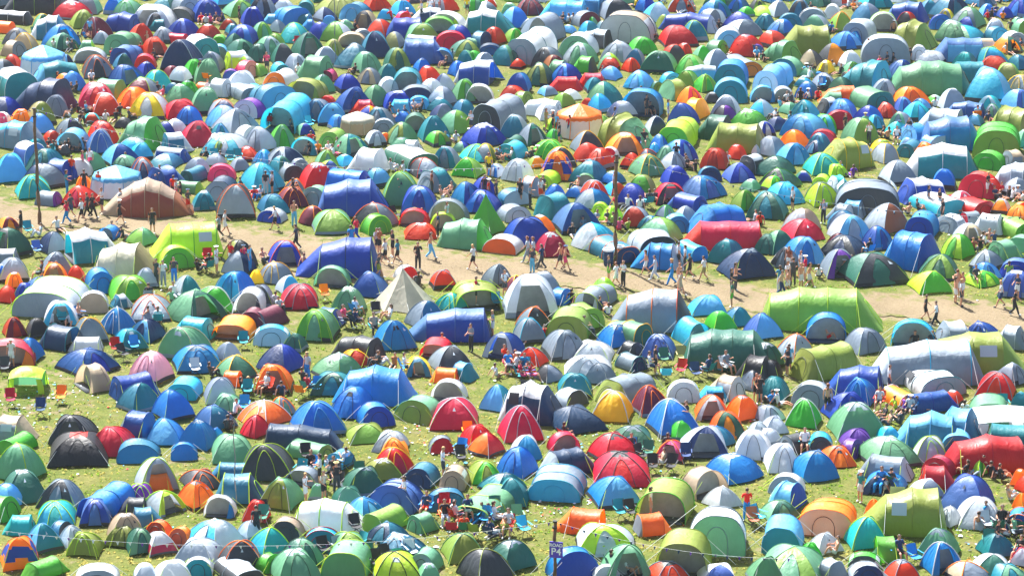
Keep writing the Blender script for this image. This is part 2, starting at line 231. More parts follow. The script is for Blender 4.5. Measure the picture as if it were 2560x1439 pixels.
# ------------------------------------------------------------------ tents
TENTS = """T 15 140 -15 32 dk/dk/gr 0
D 128 220 4 48 rd/rd -60
D 185 248 -10 32 sg/gy -60
D 258 315 -5 35 lb/bl -60
D 282 355 1 40 sg/sg/gn -60
D 322 428 14 70 wh/lt -90 o
D 378 440 -5 25 dg/te -60
T 422 495 -10 35 gy/lt -60
P 415 485 18 55 dk/gy -100 o
D 475 558 1 50 rb/rb -60
D 552 640 0 40 sg/gr -60
D 598 660 19 62 rb/rb -80
T 540 640 -15 15 gy/cy -20
D 78 128 21 68 sg/dg/ye -60
D 170 238 28 68 ol/ol -70
T -25 78 26 60 wh/dk -20
T 78 160 42 95 wh/sb 0
T 252 345 30 78 rb/vi -20
D 200 275 41 92 mr/mr/gy -60
D 315 382 50 105 rd/cr -60
D 412 495 49 95 rb/vi -60
T 372 410 50 75 te 0
D 360 412 32 72 lt/dk -80 o
D 485 550 62 100 cr/cr -60
D 560 600 58 88 te -60
D 562 640 65 108 rb/bl -60
T -25 35 54 82 or/or -20
D 5 72 72 110 gy/dk -60
D 30 88 84 122 tn/tn/ye -60
D 100 192 64 118 bl/bl -60 o
D 108 190 85 125 sg/dg -60
T 262 348 74 135 sg/sg -110 2
D 230 272 74 108 lt/gy -60
P 198 232 102 125 sg/ly 0
D 378 435 70 105 gy/gy -60
T 410 468 84 108 rd/pk -20
D 348 420 96 140 cr/rd -60 o
D 402 502 95 175 nv/nv/lt -60
T 465 528 88 155 wh/te -60
D 490 540 80 125 dg/gr -60
P 530 562 86 112 gn/gn -90
D 555 610 86 122 dg/dg -60
D 552 645 100 152 dg/sg -60
P 530 570 110 150 lb/lb -90 o
P -5 60 102 140 tn/gy -30
G 40 162 112 200 lb/wh 0
D 5 50 126 170 rd/cr -60
D -30 38 150 190 dk/gy -60
P 185 258 120 155 lt/bl -90 o
T 280 350 108 160 vi/rb -110 2
D 278 332 134 172 sb/dg -60
P 338 385 134 170 rd/rd -90
D 198 282 140 192 dk/gy/or -80
D 150 180 134 160 nv/lb -60
D 498 560 130 175 gy/gy -60
T 555 632 128 172 lt/ly -160
D 452 518 142 195 gn/gn -60
D 478 552 150 205 sg/sg -75
P 578 640 152 195 pk/tn -30
D 402 452 160 198 mr/mr -60
D 332 392 152 195 rb/rb -60
D 265 360 165 218 rb/vi -60 o
D 420 478 170 210 wh/lt -60
T 75 195 152 208 te/lb -160 2
D 148 208 174 222 bl/lb -60
D 132 185 185 218 or/wh -60 o
T -5 72 170 248 wh/te -60 2
T 20 172 195 280 nv/nv -20 3
D 352 425 175 228 tq/tq/ly -60
D 408 448 198 235 lt/sb -60
D 440 495 192 238 gn/gn -60
T 222 315 198 250 sg/ol -20 2
D 308 395 196 240 gy/mr/ly -60
D 408 490 212 265 sg/sg -60
D 472 550 222 282 sg/sg -60
P 482 525 210 232 or/wh -20
T 512 578 198 240 wh/lt -20
D 562 640 178 225 lt/wh -60
T 558 650 205 250 lt/gy -60
P 558 598 172 202 pu/vi -90
T 608 675 212 250 cy/sb -60 w
D 188 280 212 275 rd/rd -80
D 222 298 236 285 rd/rd/wh -75
D 288 375 220 270 or/or -60
D 322 415 235 292 lt/ye/ye -90
D 98 170 239 288 gy/gy -60
D -38 45 245 288 rb/nv -60
D 58 135 255 310 kh/ol -60
D 22 75 274 310 or/or -80
P -15 22 278 310 wh/pk -60
D 400 498 250 295 rd/rd -75
D 438 500 266 310 bl/bl -60
D 512 592 252 295 gy/nv/or -75
P 585 660 244 292 pu/wh -60
D 510 605 266 322 lb/wh -60
D 525 642 272 335 lt/gy -60
D 62 132 286 332 bl/lb -60
T -38 100 302 370 cy/gy -20 w2
D 128 210 291 350 gy/dk -60
D 102 150 312 360 rd/cr -60
P 138 212 320 375 lb/rb -100 o
D 212 295 306 360 rd/rd -70
D 208 285 326 380 vi/vi/lt -75
T 288 412 292 370 sg/gn -20 2
D 405 468 289 342 wh/lt -60
D 382 440 299 350 nv/rb -60
D 445 535 305 362 rd/cr -80 v
D 525 572 310 342 te/lb -60
P 585 640 314 355 wh/lt -40
D 502 620 345 390 lt/cy -60
T 405 468 332 380 lt/sb -160
D 288 365 346 390 wh/cy -60
D 62 115 328 380 te/tq -60
D 522 575 352 390 ol/sg -60
D 590 640 130 175 lt/ly -60
T 515 590 335 370 wh/lt -20
D 618 686 -10 42 gy/dk -60
D 682 735 0 32 wh/lt -60
P 744 782 0 34 te/te -90
T 690 755 12 62 bl/bl -60
D 788 905 -10 40 ol/ol -75
D 780 842 21 55 gy/nv -60
P 808 838 39 60 bl/lb -90
T 725 780 34 62 te/lb -20
T 660 690 39 58 lb 0
D 672 715 49 80 gy/lt -60
D 698 768 61 105 tq/tq/ly -60
T 755 788 50 75 bl/vi 0
D 768 830 55 98 vi/rb -60
D 842 885 45 78 lt/sg -60
P 855 928 5 52 sb/lb -120
D 905 978 -10 25 rd/rd -75
D 975 1038 0 38 cy/cy -70
D 1072 1145 -8 30 rd/gy -60
D 882 942 29 72 tn/dk -60 o
D 915 988 51 95 rd/rd/gy -60
D 802 878 58 102 lt/gr/gn -60
D 625 680 51 95 sg/gr -60
D 660 710 78 120 gr/ol -60
D 630 708 90 145 sg/lt -60
D 615 670 108 152 dg/dg -60
D 725 810 84 140 dg/dg/gy -70 o
D 805 860 98 140 ol/kh -75
D 675 740 111 158 dg/dk -75
P 845 910 80 115 tn/gy -90 o
P 880 928 72 100 lt/gy -60
D 900 978 82 140 sb/nv/te -80
D 958 1012 80 118 gy/kh -60
T 968 1055 48 95 rb/bl 0
T 1035 1110 20 52 wh/nv 0
P 988 1025 32 52 pk/cr -60
P 1065 1168 28 72 wh/ly -110 o
P 1062 1135 40 80 gn/ol -90 o
T 1162 1280 22 82 wh/te -10
D 1008 1098 60 108 sg/gr -60
D 1112 1182 59 112 sb/rb -60
P 1090 1162 76 120 rd/rd -90
D 1205 1265 65 108 cr/rd -60
P 1172 1225 79 118 sb/nv -30
D 1260 1310 70 105 gr/gn -60
T 1010 1098 88 118 lt/rb -20
T 1008 1105 101 155 vi/vi 0 2
D 1125 1200 102 138 dg/ol -60
P 1200 1252 108 135 nv/rb -90
P 1162 1205 96 118 sg 0
D 1228 1295 115 162 sg/te -60
D 1142 1190 112 160 sg/te -60
D 1160 1205 128 160 gn/gn -60
D 780 848 118 160 lt/gy -60
D 835 925 112 168 sb/sb -60
D 958 1025 114 170 dg/ol -75
D 878 952 132 180 sg/sg -60
D 710 768 131 175 gy/lt -60
P 672 722 155 185 cy/te -60
T 740 832 140 198 sg/sg -20
D 770 835 169 230 sg/sg -60
P 655 748 172 225 wh/or -120
P 800 840 172 202 pk/mr -60
T 712 822 190 260 ol/ol -110 o2y
D 940 995 158 200 dg/te -60
D 892 952 171 208 gy/tn -60
P 982 1050 168 230 te/lb -90 o
D 1042 1102 155 205 rd/rd -60
P 1080 1130 119 158 bl/sb -90 o
D 1030 1078 142 180 bl/bl -60
D 1120 1170 148 188 bl/bl -60
D 1185 1238 132 170 lt/gy -60
D 1082 1140 172 225 nv/lt -75
T 1140 1252 152 208 lt/rb -10 o
D 832 902 188 230 rb/rb -60
D 900 972 198 262 sg/sg -60
P 945 992 192 230 lt/wh -60
D 1045 1110 198 240 wh/lt -60
P 1005 1078 215 248 gy/nv -90
D 1128 1202 195 252 sg/gn -60
P 1168 1232 208 255 wh/sb -90 o
D 1068 1142 220 270 gy/lt -60
D 835 930 220 278 rb/rb -75
T 880 935 252 282 rd/rd 0
D 950 1030 229 270 rb/rb -75
P 1022 1072 239 270 cy/lb -90
T 975 1022 251 280 cy/lb 0
D 1130 1188 250 290 sb/te -60
D 1068 1130 245 278 te/te -60
T 630 718 202 278 sb/lb -60
T 665 762 238 328 cy/te -105 o2
D 758 832 250 302 gy/sb -60
P 800 835 245 265 rd -60
D 788 868 261 310 bl/lb -60
D 818 868 279 322 bl/lb -60
D 895 948 266 295 ye/rb/or -60
D 908 985 270 320 gy/sb -60
T 1182 1315 241 320 gy/dk/lt -120 3
G 845 940 278 340 cm/tn 0
P 932 985 295 332 lt/gy -90
P 1010 1062 280 328 dg/te -90 o
D 1045 1125 292 350 te/te -75
D 1092 1182 278 332 sg/gr -60
D 1075 1135 260 295 nv/gy -60
D 1155 1265 311 365 rb/rb -60
D 1062 1125 330 365 gn/ol -60
D 962 1042 308 360 sg/ol -60
P 940 978 340 358 or/or -60
D 910 965 328 365 lt/gy -60
P 798 865 320 370 gr/gr -110
D 830 920 338 390 sg/te -60 o
D 668 738 310 365 gn/sg -60
D 605 688 312 375 lt/gy -60
P 725 800 342 385 cy/te -60 o
D 972 1030 345 378 sg/sg -60
T 995 1055 350 380 wh -20
D 1250 1315 215 250 rd/cr -60
D 1160 1220 -10 25 sg/gn -60
D 1185 1240 12 30 gy/lt -60
D 1292 1362 -2 35 mr/mr/te -75
D 1250 1321 21 68 lb/bl -60
T 1355 1468 2 50 cy/lb -10 2
T 1452 1508 -15 35 lb/sb -20
D 1495 1585 0 45 gy/dk -60
D 1518 1555 18 45 gy/lt -60
D 1590 1640 -5 28 bl/rb -60
D 1608 1680 8 52 cy/lt -60
D 1672 1740 -10 28 gy/rd -90
P 1300 1420 31 105 gy/dk -120 o
D 1300 1342 35 75 te/lt -60
P 1438 1490 26 65 gy/mr -60
D 1448 1498 55 85 cy/te -60
D 1490 1532 32 78 gr/lt -60
D 1465 1495 38 65 sg/gn -60
T 1508 1650 20 102 tn/lt/nv -105 2
D 1640 1690 26 70 sg/ol -60
T 1655 1795 30 80 rb/lt -20
P 1742 1818 21 68 gy/dk -40 o
D 1708 1770 54 100 te/te/ly -75
D 1750 1830 2 45 bl/te -60
D 1820 1878 -5 32 sb/bl -60
D 1810 1888 32 70 vi/rb -60
D 1810 1908 50 92 lt/gy -60
D 1885 1940 30 72 te/te -60
D 1880 1940 15 40 ly -60
D 1845 1890 28 42 gn -60
T 1282 1380 72 155 wh/gy/te -110 2
P 1400 1498 80 140 lt/sg -110
T 1440 1532 72 118 lt/dk -20
D 1652 1745 68 115 rd/cr -60
D 1652 1718 112 160 cr/dk/rd -60
D 1688 1730 102 135 rd -60
D 1572 1645 95 135 gn/gn -60
D 1505 1588 105 152 lt/gy -60
D 1405 1495 109 162 sg/lt -60
P 1432 1478 128 155 pk/cr -60
T 1432 1492 142 180 gn/dk -20
P 1792 1852 66 115 lt/lb -90
D 1828 1912 88 138 rd/rd -60
P 1868 1910 110 138 pu/vi -90
P 1770 1812 100 138 sg/gn -30
D 1732 1782 110 150 sg/gn -60
D 1762 1828 125 172 lt/gy -60
D 1330 1410 120 168 gy/dk -60
D 1358 1415 140 175 br/mr -60
D 1562 1615 120 162 gy/sb -60
D 1602 1695 129 180 sg/dg -60
D 1690 1765 139 182 gr/gn -60
P 1808 1908 138 188 gy/or -60
D 1500 1552 145 178 rd/rd -60
D 1555 1602 146 178 rd/rd -60
D 1495 1555 132 175 ly/sg -60
T 1365 1430 152 195 sg/gy -20
D 1275 1315 150 172 rd -60
D 1265 1328 162 230 bl/rb -100
D 1310 1388 160 212 dg/ol -60
D 1378 1458 159 212 rb/bl -60
T 1380 1450 194 224 rd/rd 0
T 1452 1512 185 215 rd/rd 0
D 1462 1515 195 230 te/te -60
D 1260 1305 128 160 dg -60
D 1562 1638 179 222 lb/cy -60
P 1650 1702 180 212 cy/lb -60
T 1710 1790 164 195 lt/lb 0
D 1690 1750 178 220 gr/ol/gn -60
D 1732 1795 188 228 gn/ol/ly -60
P 1652 1728 199 248 ol/sg -150
P 1628 1660 198 230 dg/ol -60
D 1695 1758 216 260 or/pk -60
P 1700 1775 245 295 ye/ye -30 2
T 1790 1872 150 212 bl/te -100
P 1788 1870 192 252 lb/te -95 s
D 1468 1558 208 262 sg/te -60
D 1470 1532 229 278 cy/cy -60
T 1555 1665 214 288 bl/rb -105 o2
P 1282 1328 228 262 gr/ol -30
T 1302 1405 245 290 wh/lt -20
D 1380 1438 232 265 gr/ol -60
D 1338 1405 258 298 wh/lt -60
D 1450 1488 252 272 rd/cr -60
G 1385 1515 258 350 or/wh 0
D 1475 1532 258 325 sg/gr -60
D 1360 1410 285 330 ly/gn -60
D 1520 1595 255 298 nv/lt -60
D 1250 1322 260 340 lt/sb -60
D 1295 1368 305 360 gy/dg -60 o
T 1502 1630 282 372 ol/sg -40 2
D 1612 1670 276 332 lt/nv -75
D 1670 1750 260 315 rb/vi -60
T 1662 1750 286 372 ly/gn -105 2
T 1742 1838 289 348 dg/dk -20
D 1830 1920 275 318 gn/gn -60
D 1780 1852 240 285 lt/gy -60
D 1785 1842 265 298 dk/pu -60
P 1880 1935 212 252 lb/bl -90 o
D 1875 1940 250 290 lt/cy -60
T 1778 1920 310 380 ol/kh -10 2
D 1890 1940 298 340 lt/rb -60
P 1255 1318 338 380 dg/sg -60
D 1428 1510 328 380 gy/dk/ye -75
D 1625 1685 330 378 bl/lb -60
D 1762 1850 -15 15 gn/dg -60
D 1875 1920 -2 32 dk/ol -60
D 1365 1405 305 350 gn/sg -60
D 1920 1975 0 40 lt/gy -60
D 1972 2028 0 40 sb/dk -60
P 1949 2005 32 72 sb/te -90
P 2000 2070 19 65 lt/gy -95 w
D 2005 2085 39 85 gy/sg -60
P 2062 2102 10 45 wh/lt -60
D 2072 2135 30 74 gr/ol/or -60
D 2135 2212 8 52 gy/sb -60
T 2120 2198 41 102 lt/gy -110
P 2178 2242 29 75 lt/ly/ly -90 o
T 2220 2325 4 55 vi/rb -20 2
D 2245 2295 31 62 rd/dk -60
T 2238 2345 50 120 ol/gr -30 2
D 2298 2350 2 35 sb/te -60
D 2332 2435 -5 50 sb/nv -60
P 2328 2378 35 70 rb/bl -90
D 2345 2390 20 55 ye/gy -60
D 2380 2470 20 68 sg/gy -60
D 2340 2432 54 102 sg/sg -60
D 2395 2445 44 72 bl/rb -60
D 2365 2470 66 105 cy/sg -60
D 2450 2490 6 40 lb/bl -60
D 2495 2535 19 45 vi/rb -60
D 2522 2595 -5 40 bl/rb -60
P 2540 2595 45 85 sg/gr -60
D 2465 2518 48 88 lt/gy -60
P 2472 2520 65 100 sb/cy -60
P 2512 2560 78 112 wh/gy -60
D 1920 1990 50 90 bl/sb -60
D 1898 1972 79 119 rd/cr -60
T 1965 2078 68 132 ol/gr 0 2
T 1905 2010 98 155 sg/gr -40
D 2080 2158 81 122 bl/lb -60
D 2118 2162 80 108 bl/cy -60
D 1998 2065 115 170 dk/tn -60 c
D 2048 2120 110 160 dk/or -60
D 2100 2158 130 170 wh/lt -60
T 2162 2278 78 152 lt/gy -95 s
P 2282 2320 111 148 wh/lt -60
T 2348 2460 99 150 vi/lb 0
T 2450 2490 100 120 tn/lt 0
D 2488 2560 92 132 or/dg -60 o
D 2445 2525 120 162 te/cy/ly -60
D 2378 2452 121 182 te/tq -60
D 2292 2375 129 162 lt/gy -60
D 2450 2530 142 185 cr/rd -60
D 2520 2580 138 172 te/sb -60
T 2380 2462 158 200 te/tq 0
T 2240 2420 158 230 sg/dg 0 4
D 2492 2555 160 198 gr/kh -60
D 2215 2292 148 200 vi/rb -60
D 2042 2090 142 182 ye/kh -60 o
T 2128 2208 148 228 te/cy -30 2
D 2105 2160 155 190 sg/gr -60
T 1905 1982 148 230 lb/wh -110 2
P 1945 2005 142 188 sg/sb -60
D 2035 2095 184 220 gy/lt -60 o
D 2072 2140 194 235 dg/sg -60
T 2058 2138 218 255 or/or 0
T 2058 2105 232 260 sg 0
D 1990 2052 205 245 sb/bl -60
P 1938 1985 215 252 lt/wh -90 o
D 2178 2248 199 250 gy/lt -60
T 2150 2220 218 272 sg/te -60
D 2238 2328 219 265 or/or -75
D 2352 2418 220 272 lt/gy -60
D 2420 2540 175 252 lb/cy -60
D 2520 2595 188 228 tn/gy/ye -60
D 2445 2495 228 252 cr/rd -60
D 2445 2508 240 278 tq/lt -60
D 2512 2595 225 270 lb/vi -60
D 1975 2055 252 305 cy/te -60
T 2045 2105 245 280 lt/dk -150
D 2068 2148 250 298 bl/lb -60
P 2070 2135 274 318 cr/cr -90
D 2138 2210 265 308 rb/bl -60
D 2190 2245 258 292 cr/rd -60
D 2240 2285 245 278 vi/lb -60
D 2262 2335 258 300 cy/tq -75
D 2280 2330 250 275 lb/te -60
T 2295 2422 272 338 lt/gy -20 2
T 2370 2468 252 295 vi/rb -20
T 2318 2450 296 370 vi/bl 0 2
D 2225 2288 280 322 gy/sg -60
D 1958 2075 288 345 lb/bl -60
D 2028 2095 289 330 gn/cy -60
D 2112 2198 298 358 sg/gr -60
D 2165 2215 288 322 cy/te -60
P 2275 2318 310 358 bl/lb -150
D 1950 2028 326 375 or/or -60
P 2028 2098 322 360 cr/pk -60
D 2020 2080 335 375 sb/te -60
D 2180 2235 350 385 ye/gr -60
P 2310 2380 332 380 bl/lt -60
D 2248 2295 345 375 lb/lt -60
T 2320 2395 325 355 lt/wh 0
D 2462 2505 262 292 sg/gy -60
T 2480 2595 268 345 ol/kh -30
T 2442 2560 308 390 gn/ol -100 2
D 1895 1970 342 390 gy/lt -60
D 2152 2235 -15 20 tq/te -60
D 2335 2415 -15 15 dg/gy -60
D 2530 2560 35 65 sg/gy -60
D 2540 2595 318 365 sg -60
D -25 30 -15 22 dg/gy -60
D 120 200 -22 15 dg/dk -60
D 425 525 -22 10 gy/lt -60
D 525 588 -20 18 cy/lb -60
D 990 1070 -20 8 rd/dk -60
D 625 690 -22 12 rb/bl -60
D 778 815 -20 5 dg -60
D 1430 1505 -22 10 lb/bl -60
D 1530 1595 -22 8 sg -60
D 2015 2080 -20 15 dg/sg -60
D 2070 2145 -22 15 gy/rd -60
D 2232 2295 -22 8 sg/lt -60
D 2420 2495 -20 15 sb/gy -60
D -25 68 373 452 cy/lb -70
T 18 112 354 412 wh/vi -40
D 60 155 374 434 te/dg -60
T 102 175 398 454 vi/rb -20
D 50 160 414 472 nv/gy -60
D 29 128 440 494 tq/tq/ly -70
P 80 150 478 514 gy/pu -20
D 188 258 376 426 sg/dg -60
P 170 225 395 436 wh/wh -90
D 246 345 362 414 lb/rb -60
D 315 382 359 399 tq/cy -60
T 382 472 368 404 lt/rb -20
D 278 340 392 419 sg/sg -60
D 318 390 398 452 nv/gy/or -75
D 368 450 386 422 sb/te -60
D 458 522 395 436 gy/lt -60
G 215 352 412 499 lb/wh 0
D 186 230 430 474 or/or -90
D 150 246 466 519 rd/rd -60
T 265 460 450 539 tn/br 0 3v
T 362 465 413 479 vi/rb -140
T 450 515 416 456 sb/dg -120
T 425 508 454 484 sg/ly -20
D 475 538 479 525 te/te -75
D 532 635 464 542 dk/lt/or -80 w
P 511 588 439 499 nv/lt -100
P 522 585 408 449 pk/pk -90
D 590 640 369 402 rd -90
D 148 175 374 389 dk -60
D -15 48 542 576 or/mr -60
D -45 72 572 646 dg/dk -60 o
T -30 40 624 659 wh/gy 0
D 88 162 566 632 nv/lt -60
D -20 70 646 704 gy/lt -60
T 138 295 569 659 wh/te/wh -160 o
P 240 300 564 599 bl/lb -60 o
D 311 390 572 614 sg/gr/sg -60
T 378 550 560 646 ly/ly/gn -170 w2
P 385 485 610 672 ly/gn -70
D 92 178 632 692 gy/gy -60
D 100 165 654 714 or/br/or -90 o
D 165 210 660 704 rd/rd -90
T 230 385 613 704 cm/kh -5 2
P 204 285 666 734 bl/bl -70
D 8 58 675 719 or/or -70
D -35 25 663 704 bl/bl -60
D 45 140 694 749 vi/ly -60
D 332 395 673 719 gy/lt -60
D 425 500 673 742 lt/te -65
D 550 640 592 666 ol/dk/dk -60
D 528 635 672 754 bl/cy -60
D 620 660 676 709 ye -60
D 552 635 629 686 nv/lt -60
D 630 685 372 414 cy/lb -60
D 658 760 369 422 nv/lt/lt -60
P 728 765 400 425 gy -60
P 695 758 409 449 gy/dk -60
D 590 708 412 482 cy/cy -60
D 668 732 392 434 te/dg -60
D 784 845 378 419 sg/gr/ol -75
D 746 835 410 469 rd/rd -70
D 792 848 403 434 ly/vi -60
D 705 765 438 492 dk/gy/or -75
D 689 768 469 516 mr/mr/or -75
P 762 825 462 514 sg/gy -120
T 810 935 424 484 bl/rb -20
T 800 955 455 536 vi/rb 0 2
T 881 955 372 434 wh/wh -20
T 948 1095 359 426 wh/dg -60 3
D 1080 1150 368 419 gy/te -60
P 886 932 413 432 wh/wh -90
D 905 978 424 469 te/lb -60
D 1020 1100 398 442 dk/lt/rd -60
T 1038 1138 419 479 te/gy -130
D 955 1052 432 512 sg/sg/ly -80
D 1150 1228 365 404 tq/tq/ly -70
D 1185 1238 359 402 ol/gy/ye -60
D 1131 1210 396 442 gr/gn/ly -60
D 1218 1265 404 442 lt/bl -60
D 1175 1245 442 494 rb/rb -70
D 1128 1210 458 509 bl/rb -60
D 1160 1252 479 532 rb/bl -60
D 1002 1092 469 539 rb/bl -90
D 640 722 488 534 sb/te -60
P 640 718 519 556 lt/rb -110
D 746 812 516 562 mr/mr/or -60
D 775 884 529 583 sg/gr/ly -60
D 878 992 509 572 gy/dk/or -60
P 894 978 534 586 gn/gn/ly -60
P 999 1072 519 564 rd/rd -95 o
D 1010 1090 558 596 rd/rd -80
P 1072 1172 494 556 gy/rd -100 o
P 1075 1138 529 574 ly/gy -95 o
Y 1160 1268 483 589 gn 0
T 1095 1230 550 622 sg/gn -10
P 1248 1315 469 514 sb/lt -60
P 1250 1315 509 554 gy/lt -60
P 1218 1300 589 635 wh/or -60
D 664 755 606 666 rb/rb/or -85 o
T 758 938 600 692 rb/rb/nv 0 2
D 640 728 656 709 gy/gy/ye -60
P 784 875 662 719 sg/dg -100 o
D 685 750 683 734 lt/cy -60
D 872 972 682 744 vi/rb -60
P 985 1038 663 699 wh/rd -60
D 1072 1142 678 724 rd/rd/gy -75
D 1202 1280 662 714 gy/gy -60
D 700 728 414 434 wh -60
P 1242 1324 352 399 cy/tq -60
D 1332 1412 352 396 gn/gn/ly -90 d
D 1365 1440 369 416 gy/dk/ye -60
D 1356 1432 379 446 or -85 b
D 1435 1512 359 404 rd/cr -60
D 1465 1538 374 422 rd/cr -60
P 1502 1550 366 396 wh/rd -60
D 1518 1608 336 386 or/or -90 o
D 1255 1335 399 454 wh/lt -60
D 1551 1608 382 422 rd/rd -60
D 1598 1648 379 404 gy/dk/rd -60
D 1622 1650 352 382 cy -60
D 1655 1745 352 406 lb/rb -60
D 1640 1695 359 404 sg/sg -60
D 1650 1720 382 424 lt/gy -60
D 1575 1665 388 440 sg/sg/ye -70
D 1752 1825 372 419 cr/rd -60
D 1818 1868 356 396 rd/rd -60
T 1848 1930 385 434 lt/dk -140
D 1878 1905 364 386 wh -60
D 1425 1520 404 459 sb/te -60
P 1440 1490 432 466 sg/ol -100 o
P 1334 1408 423 466 ly/ly -60
T 1292 1358 443 489 lt/gy/or -20
D 1450 1522 454 504 rd/rd/lt -80
D 1362 1412 456 494 bl/bl -60
D 1438 1530 473 522 bl/lt -60
D 1565 1642 438 492 ol/gn -60
D 1542 1618 463 514 rb/rb -60
D 1655 1728 416 466 rb/rb -80
P 1746 1805 414 452 sb/nv -80
D 1705 1818 442 499 vi/bl -60
D 1810 1890 410 454 vi/rb -60
D 1638 1720 460 509 rd/dk/rd -90 o
T 1672 1775 482 529 vi/rb -40
T 1335 1440 482 546 te/te -140
P 1480 1522 506 536 ly/ly -100
D 1502 1560 514 556 ly/ly -60
D 1382 1505 510 582 vi/rb -75 o
D 1552 1628 519 566 gy/cr -60
D 1320 1388 535 584 or/or -60
D 1260 1382 544 612 rb/rb/nv -80 s
D 1638 1690 505 549 gy/sg/gn -60
D 1682 1752 505 566 lt/gy -60
P 1660 1725 532 579 lb/sb -80 w
D 1828 1900 469 526 gr/gn -60
T 1718 1878 506 589 bl/bl -150
D 1590 1708 549 612 gr/sg -60
T 1565 1695 565 639 lt/bk -70
D 1432 1550 559 628 cy/wh -60
D 1339 1422 583 640 cr/cr -70
T 1475 1602 593 659 sb/nv/or -60
D 1595 1655 543 574 sb/te -60
T 1722 1905 558 624 rd/cr 0 3r
D 1772 1868 593 664 sb/te -120
T 1590 1712 609 674 bl/lt/nv -10
T 1690 1770 602 652 cy/bl -60
D 1800 1942 624 699 nv/nv -70
D 1885 1955 589 636 dg/dg -60
D 1478 1540 695 734 ly/gr -60
D 1322 1402 682 729 gy/gy -60
D 1260 1320 686 734 mr/mr/ye -60
D 1945 2028 359 409 lb/bl -60
D 2012 2068 352 384 sb/nv -60
T 2052 2190 346 422 ol/ol/ye -160 w2
D 2180 2250 359 406 lt/gy/ye -60
P 2245 2320 349 392 sb/te -60
T 2278 2445 362 442 wh/te -5 3
D 2285 2345 354 399 or -60
D 1890 1992 392 442 dg/dg -60
D 2016 2112 386 435 tq/tq/ly -70 d
D 2070 2122 422 442 ly -60
D 1900 2008 422 476 dg/dk/gn -60
D 1905 1965 442 479 ly/gn -60
P 2034 2082 436 469 ly/ly -110
T 2065 2135 439 484 tq/lt -160
D 2018 2102 458 514 ly/ly/gy -75
D 1920 2012 458 509 cy/cy -70
D 2205 2295 406 460 lt/gy -75
P 2202 2220 432 444 gn -60
T 2098 2255 439 532 gy/dk/gy -95 sw
D 2332 2395 418 472 bl/bl -60
T 2250 2375 444 509 wh/rb -160 2
P 2420 2502 428 494 rd/rd -120
T 2485 2595 406 479 lt/gy -20
P 2450 2515 376 424 gn/gn -120
T 2510 2580 376 422 tn/gy -160
D 2508 2580 443 494 lt/gy -60
D 1870 1975 484 546 te/dg -60
D 1960 2055 523 582 tn/lt -60
T 2068 2140 509 554 gy/lt -30
T 2110 2160 499 544 lb/gy -20
D 2070 2145 529 572 sb/gy -100
D 2165 2278 510 582 lt/br -60
D 2078 2182 539 604 lt/lb -75
D 1958 2062 549 602 rd/rd -75
D 2065 2125 579 624 mr -60
T 2270 2420 485 539 wh/cy -60 2
D 2375 2440 479 522 wh/pk -60
T 2355 2492 495 539 rd/cr -50
D 2480 2532 499 534 lt/or -60
P 2535 2580 506 534 or/rd -60
D 2518 2580 520 549 or/or -60
T 2405 2462 532 562 gy/cr -160
T 2268 2355 529 592 bl/rb -110
T 2355 2412 534 582 wh/gy -130
T 2435 2520 535 586 wh/lt -20
D 2388 2465 562 606 lt/tn -70 o
T 2482 2595 534 594 gr/gn -60
D 2158 2238 565 624 rb/bl -60
T 2210 2372 580 679 bl/rb -30 3
D 1905 1992 579 636 sg/dg -60
D 1962 2062 595 662 bl/lb -75
D 1928 2005 619 674 gy/dk -60
D 2052 2175 592 646 nv/dk -60
D 2058 2155 624 694 gy/pu -80 o
D 2358 2442 586 646 gn/ly -60
T 2488 2552 599 652 sg/sg -150
P 2528 2595 586 632 sg/sg -60
D 2108 2278 636 716 dg/dk -70
D 2298 2405 639 699 dg/gr -60
D 2430 2518 626 676 gy/lt -60
D 2428 2508 656 702 bl/lb -60
D 2412 2505 686 719 ly/gn -60
D 2280 2382 678 734 ly/gn -70
P 2500 2595 644 696 vi/rb -60
D 2498 2595 679 744 vi/vi -60
T -18 78 1042 1109 tn/gy 170 w2
D 122 230 1038 1109 dk/dk/bk -90 o
P 582 660 716 789 wh/dk -100 o
D -15 41 699 756 rd/rd -60
D 32 82 699 749 rb/vi -90
T 32 205 706 794 lt/gy/ly -100 2
P 191 266 724 780 wh/tn -85
T 158 215 704 746 cm/cm -160
D 255 380 692 754 gn/gr/ly -70
T 272 328 742 772 lt/sb -150
D 320 425 742 802 gy/lt/or -90
D 402 558 730 814 sg/dg -50 o
D 475 582 719 782 gn/gn/wh -60
D 100 195 754 819 wh/cy -90 o
D 0 65 782 842 cr/mr -60
D 58 122 779 844 dk/bk -70
D 240 338 765 838 bl/bl/wh -60
T 425 535 792 852 cy/tq -20 3
T 532 635 792 849 or/or -100 o3
P 598 665 766 826 mr/mr -100
D 315 408 799 856 nv/lb -60
D 175 269 794 859 gy/gy/ye -75
T 88 208 814 879 nv/nv/te -25 o
D 25 102 839 904 bl/bl -60
P -55 80 853 919 cr/or -90 o
T 175 250 854 879 wh 0
D 274 365 824 879 cy/te -60 w
D 390 522 819 902 sg/sg/cm -60 w
D 422 555 864 932 bl/bl -80
D 532 600 855 902 gy/lt -60
D 531 640 893 952 sg/dg/ye -60
D 128 288 872 944 rb/rb -60
P 172 282 908 982 tn/gy -150 o
D 316 428 883 960 pp/pp -60
T 266 392 932 1002 rb/rb -150
D 285 392 960 1032 sb/te -60
T 416 498 942 999 cy/tq -100
T 552 602 936 966 or/or -10
D 504 592 944 1009 gy/lt -80
D 525 605 985 1032 sg/sg -60
D 372 482 979 1056 bl/bl -60
T 292 385 1029 1094 rb/bl -20
D 478 588 1016 1079 vi/sb -50
D 365 455 1049 1109 bl/lb -90
D 442 545 1039 1124 bl/bl -60
D 515 562 1056 1109 bl/cy -60
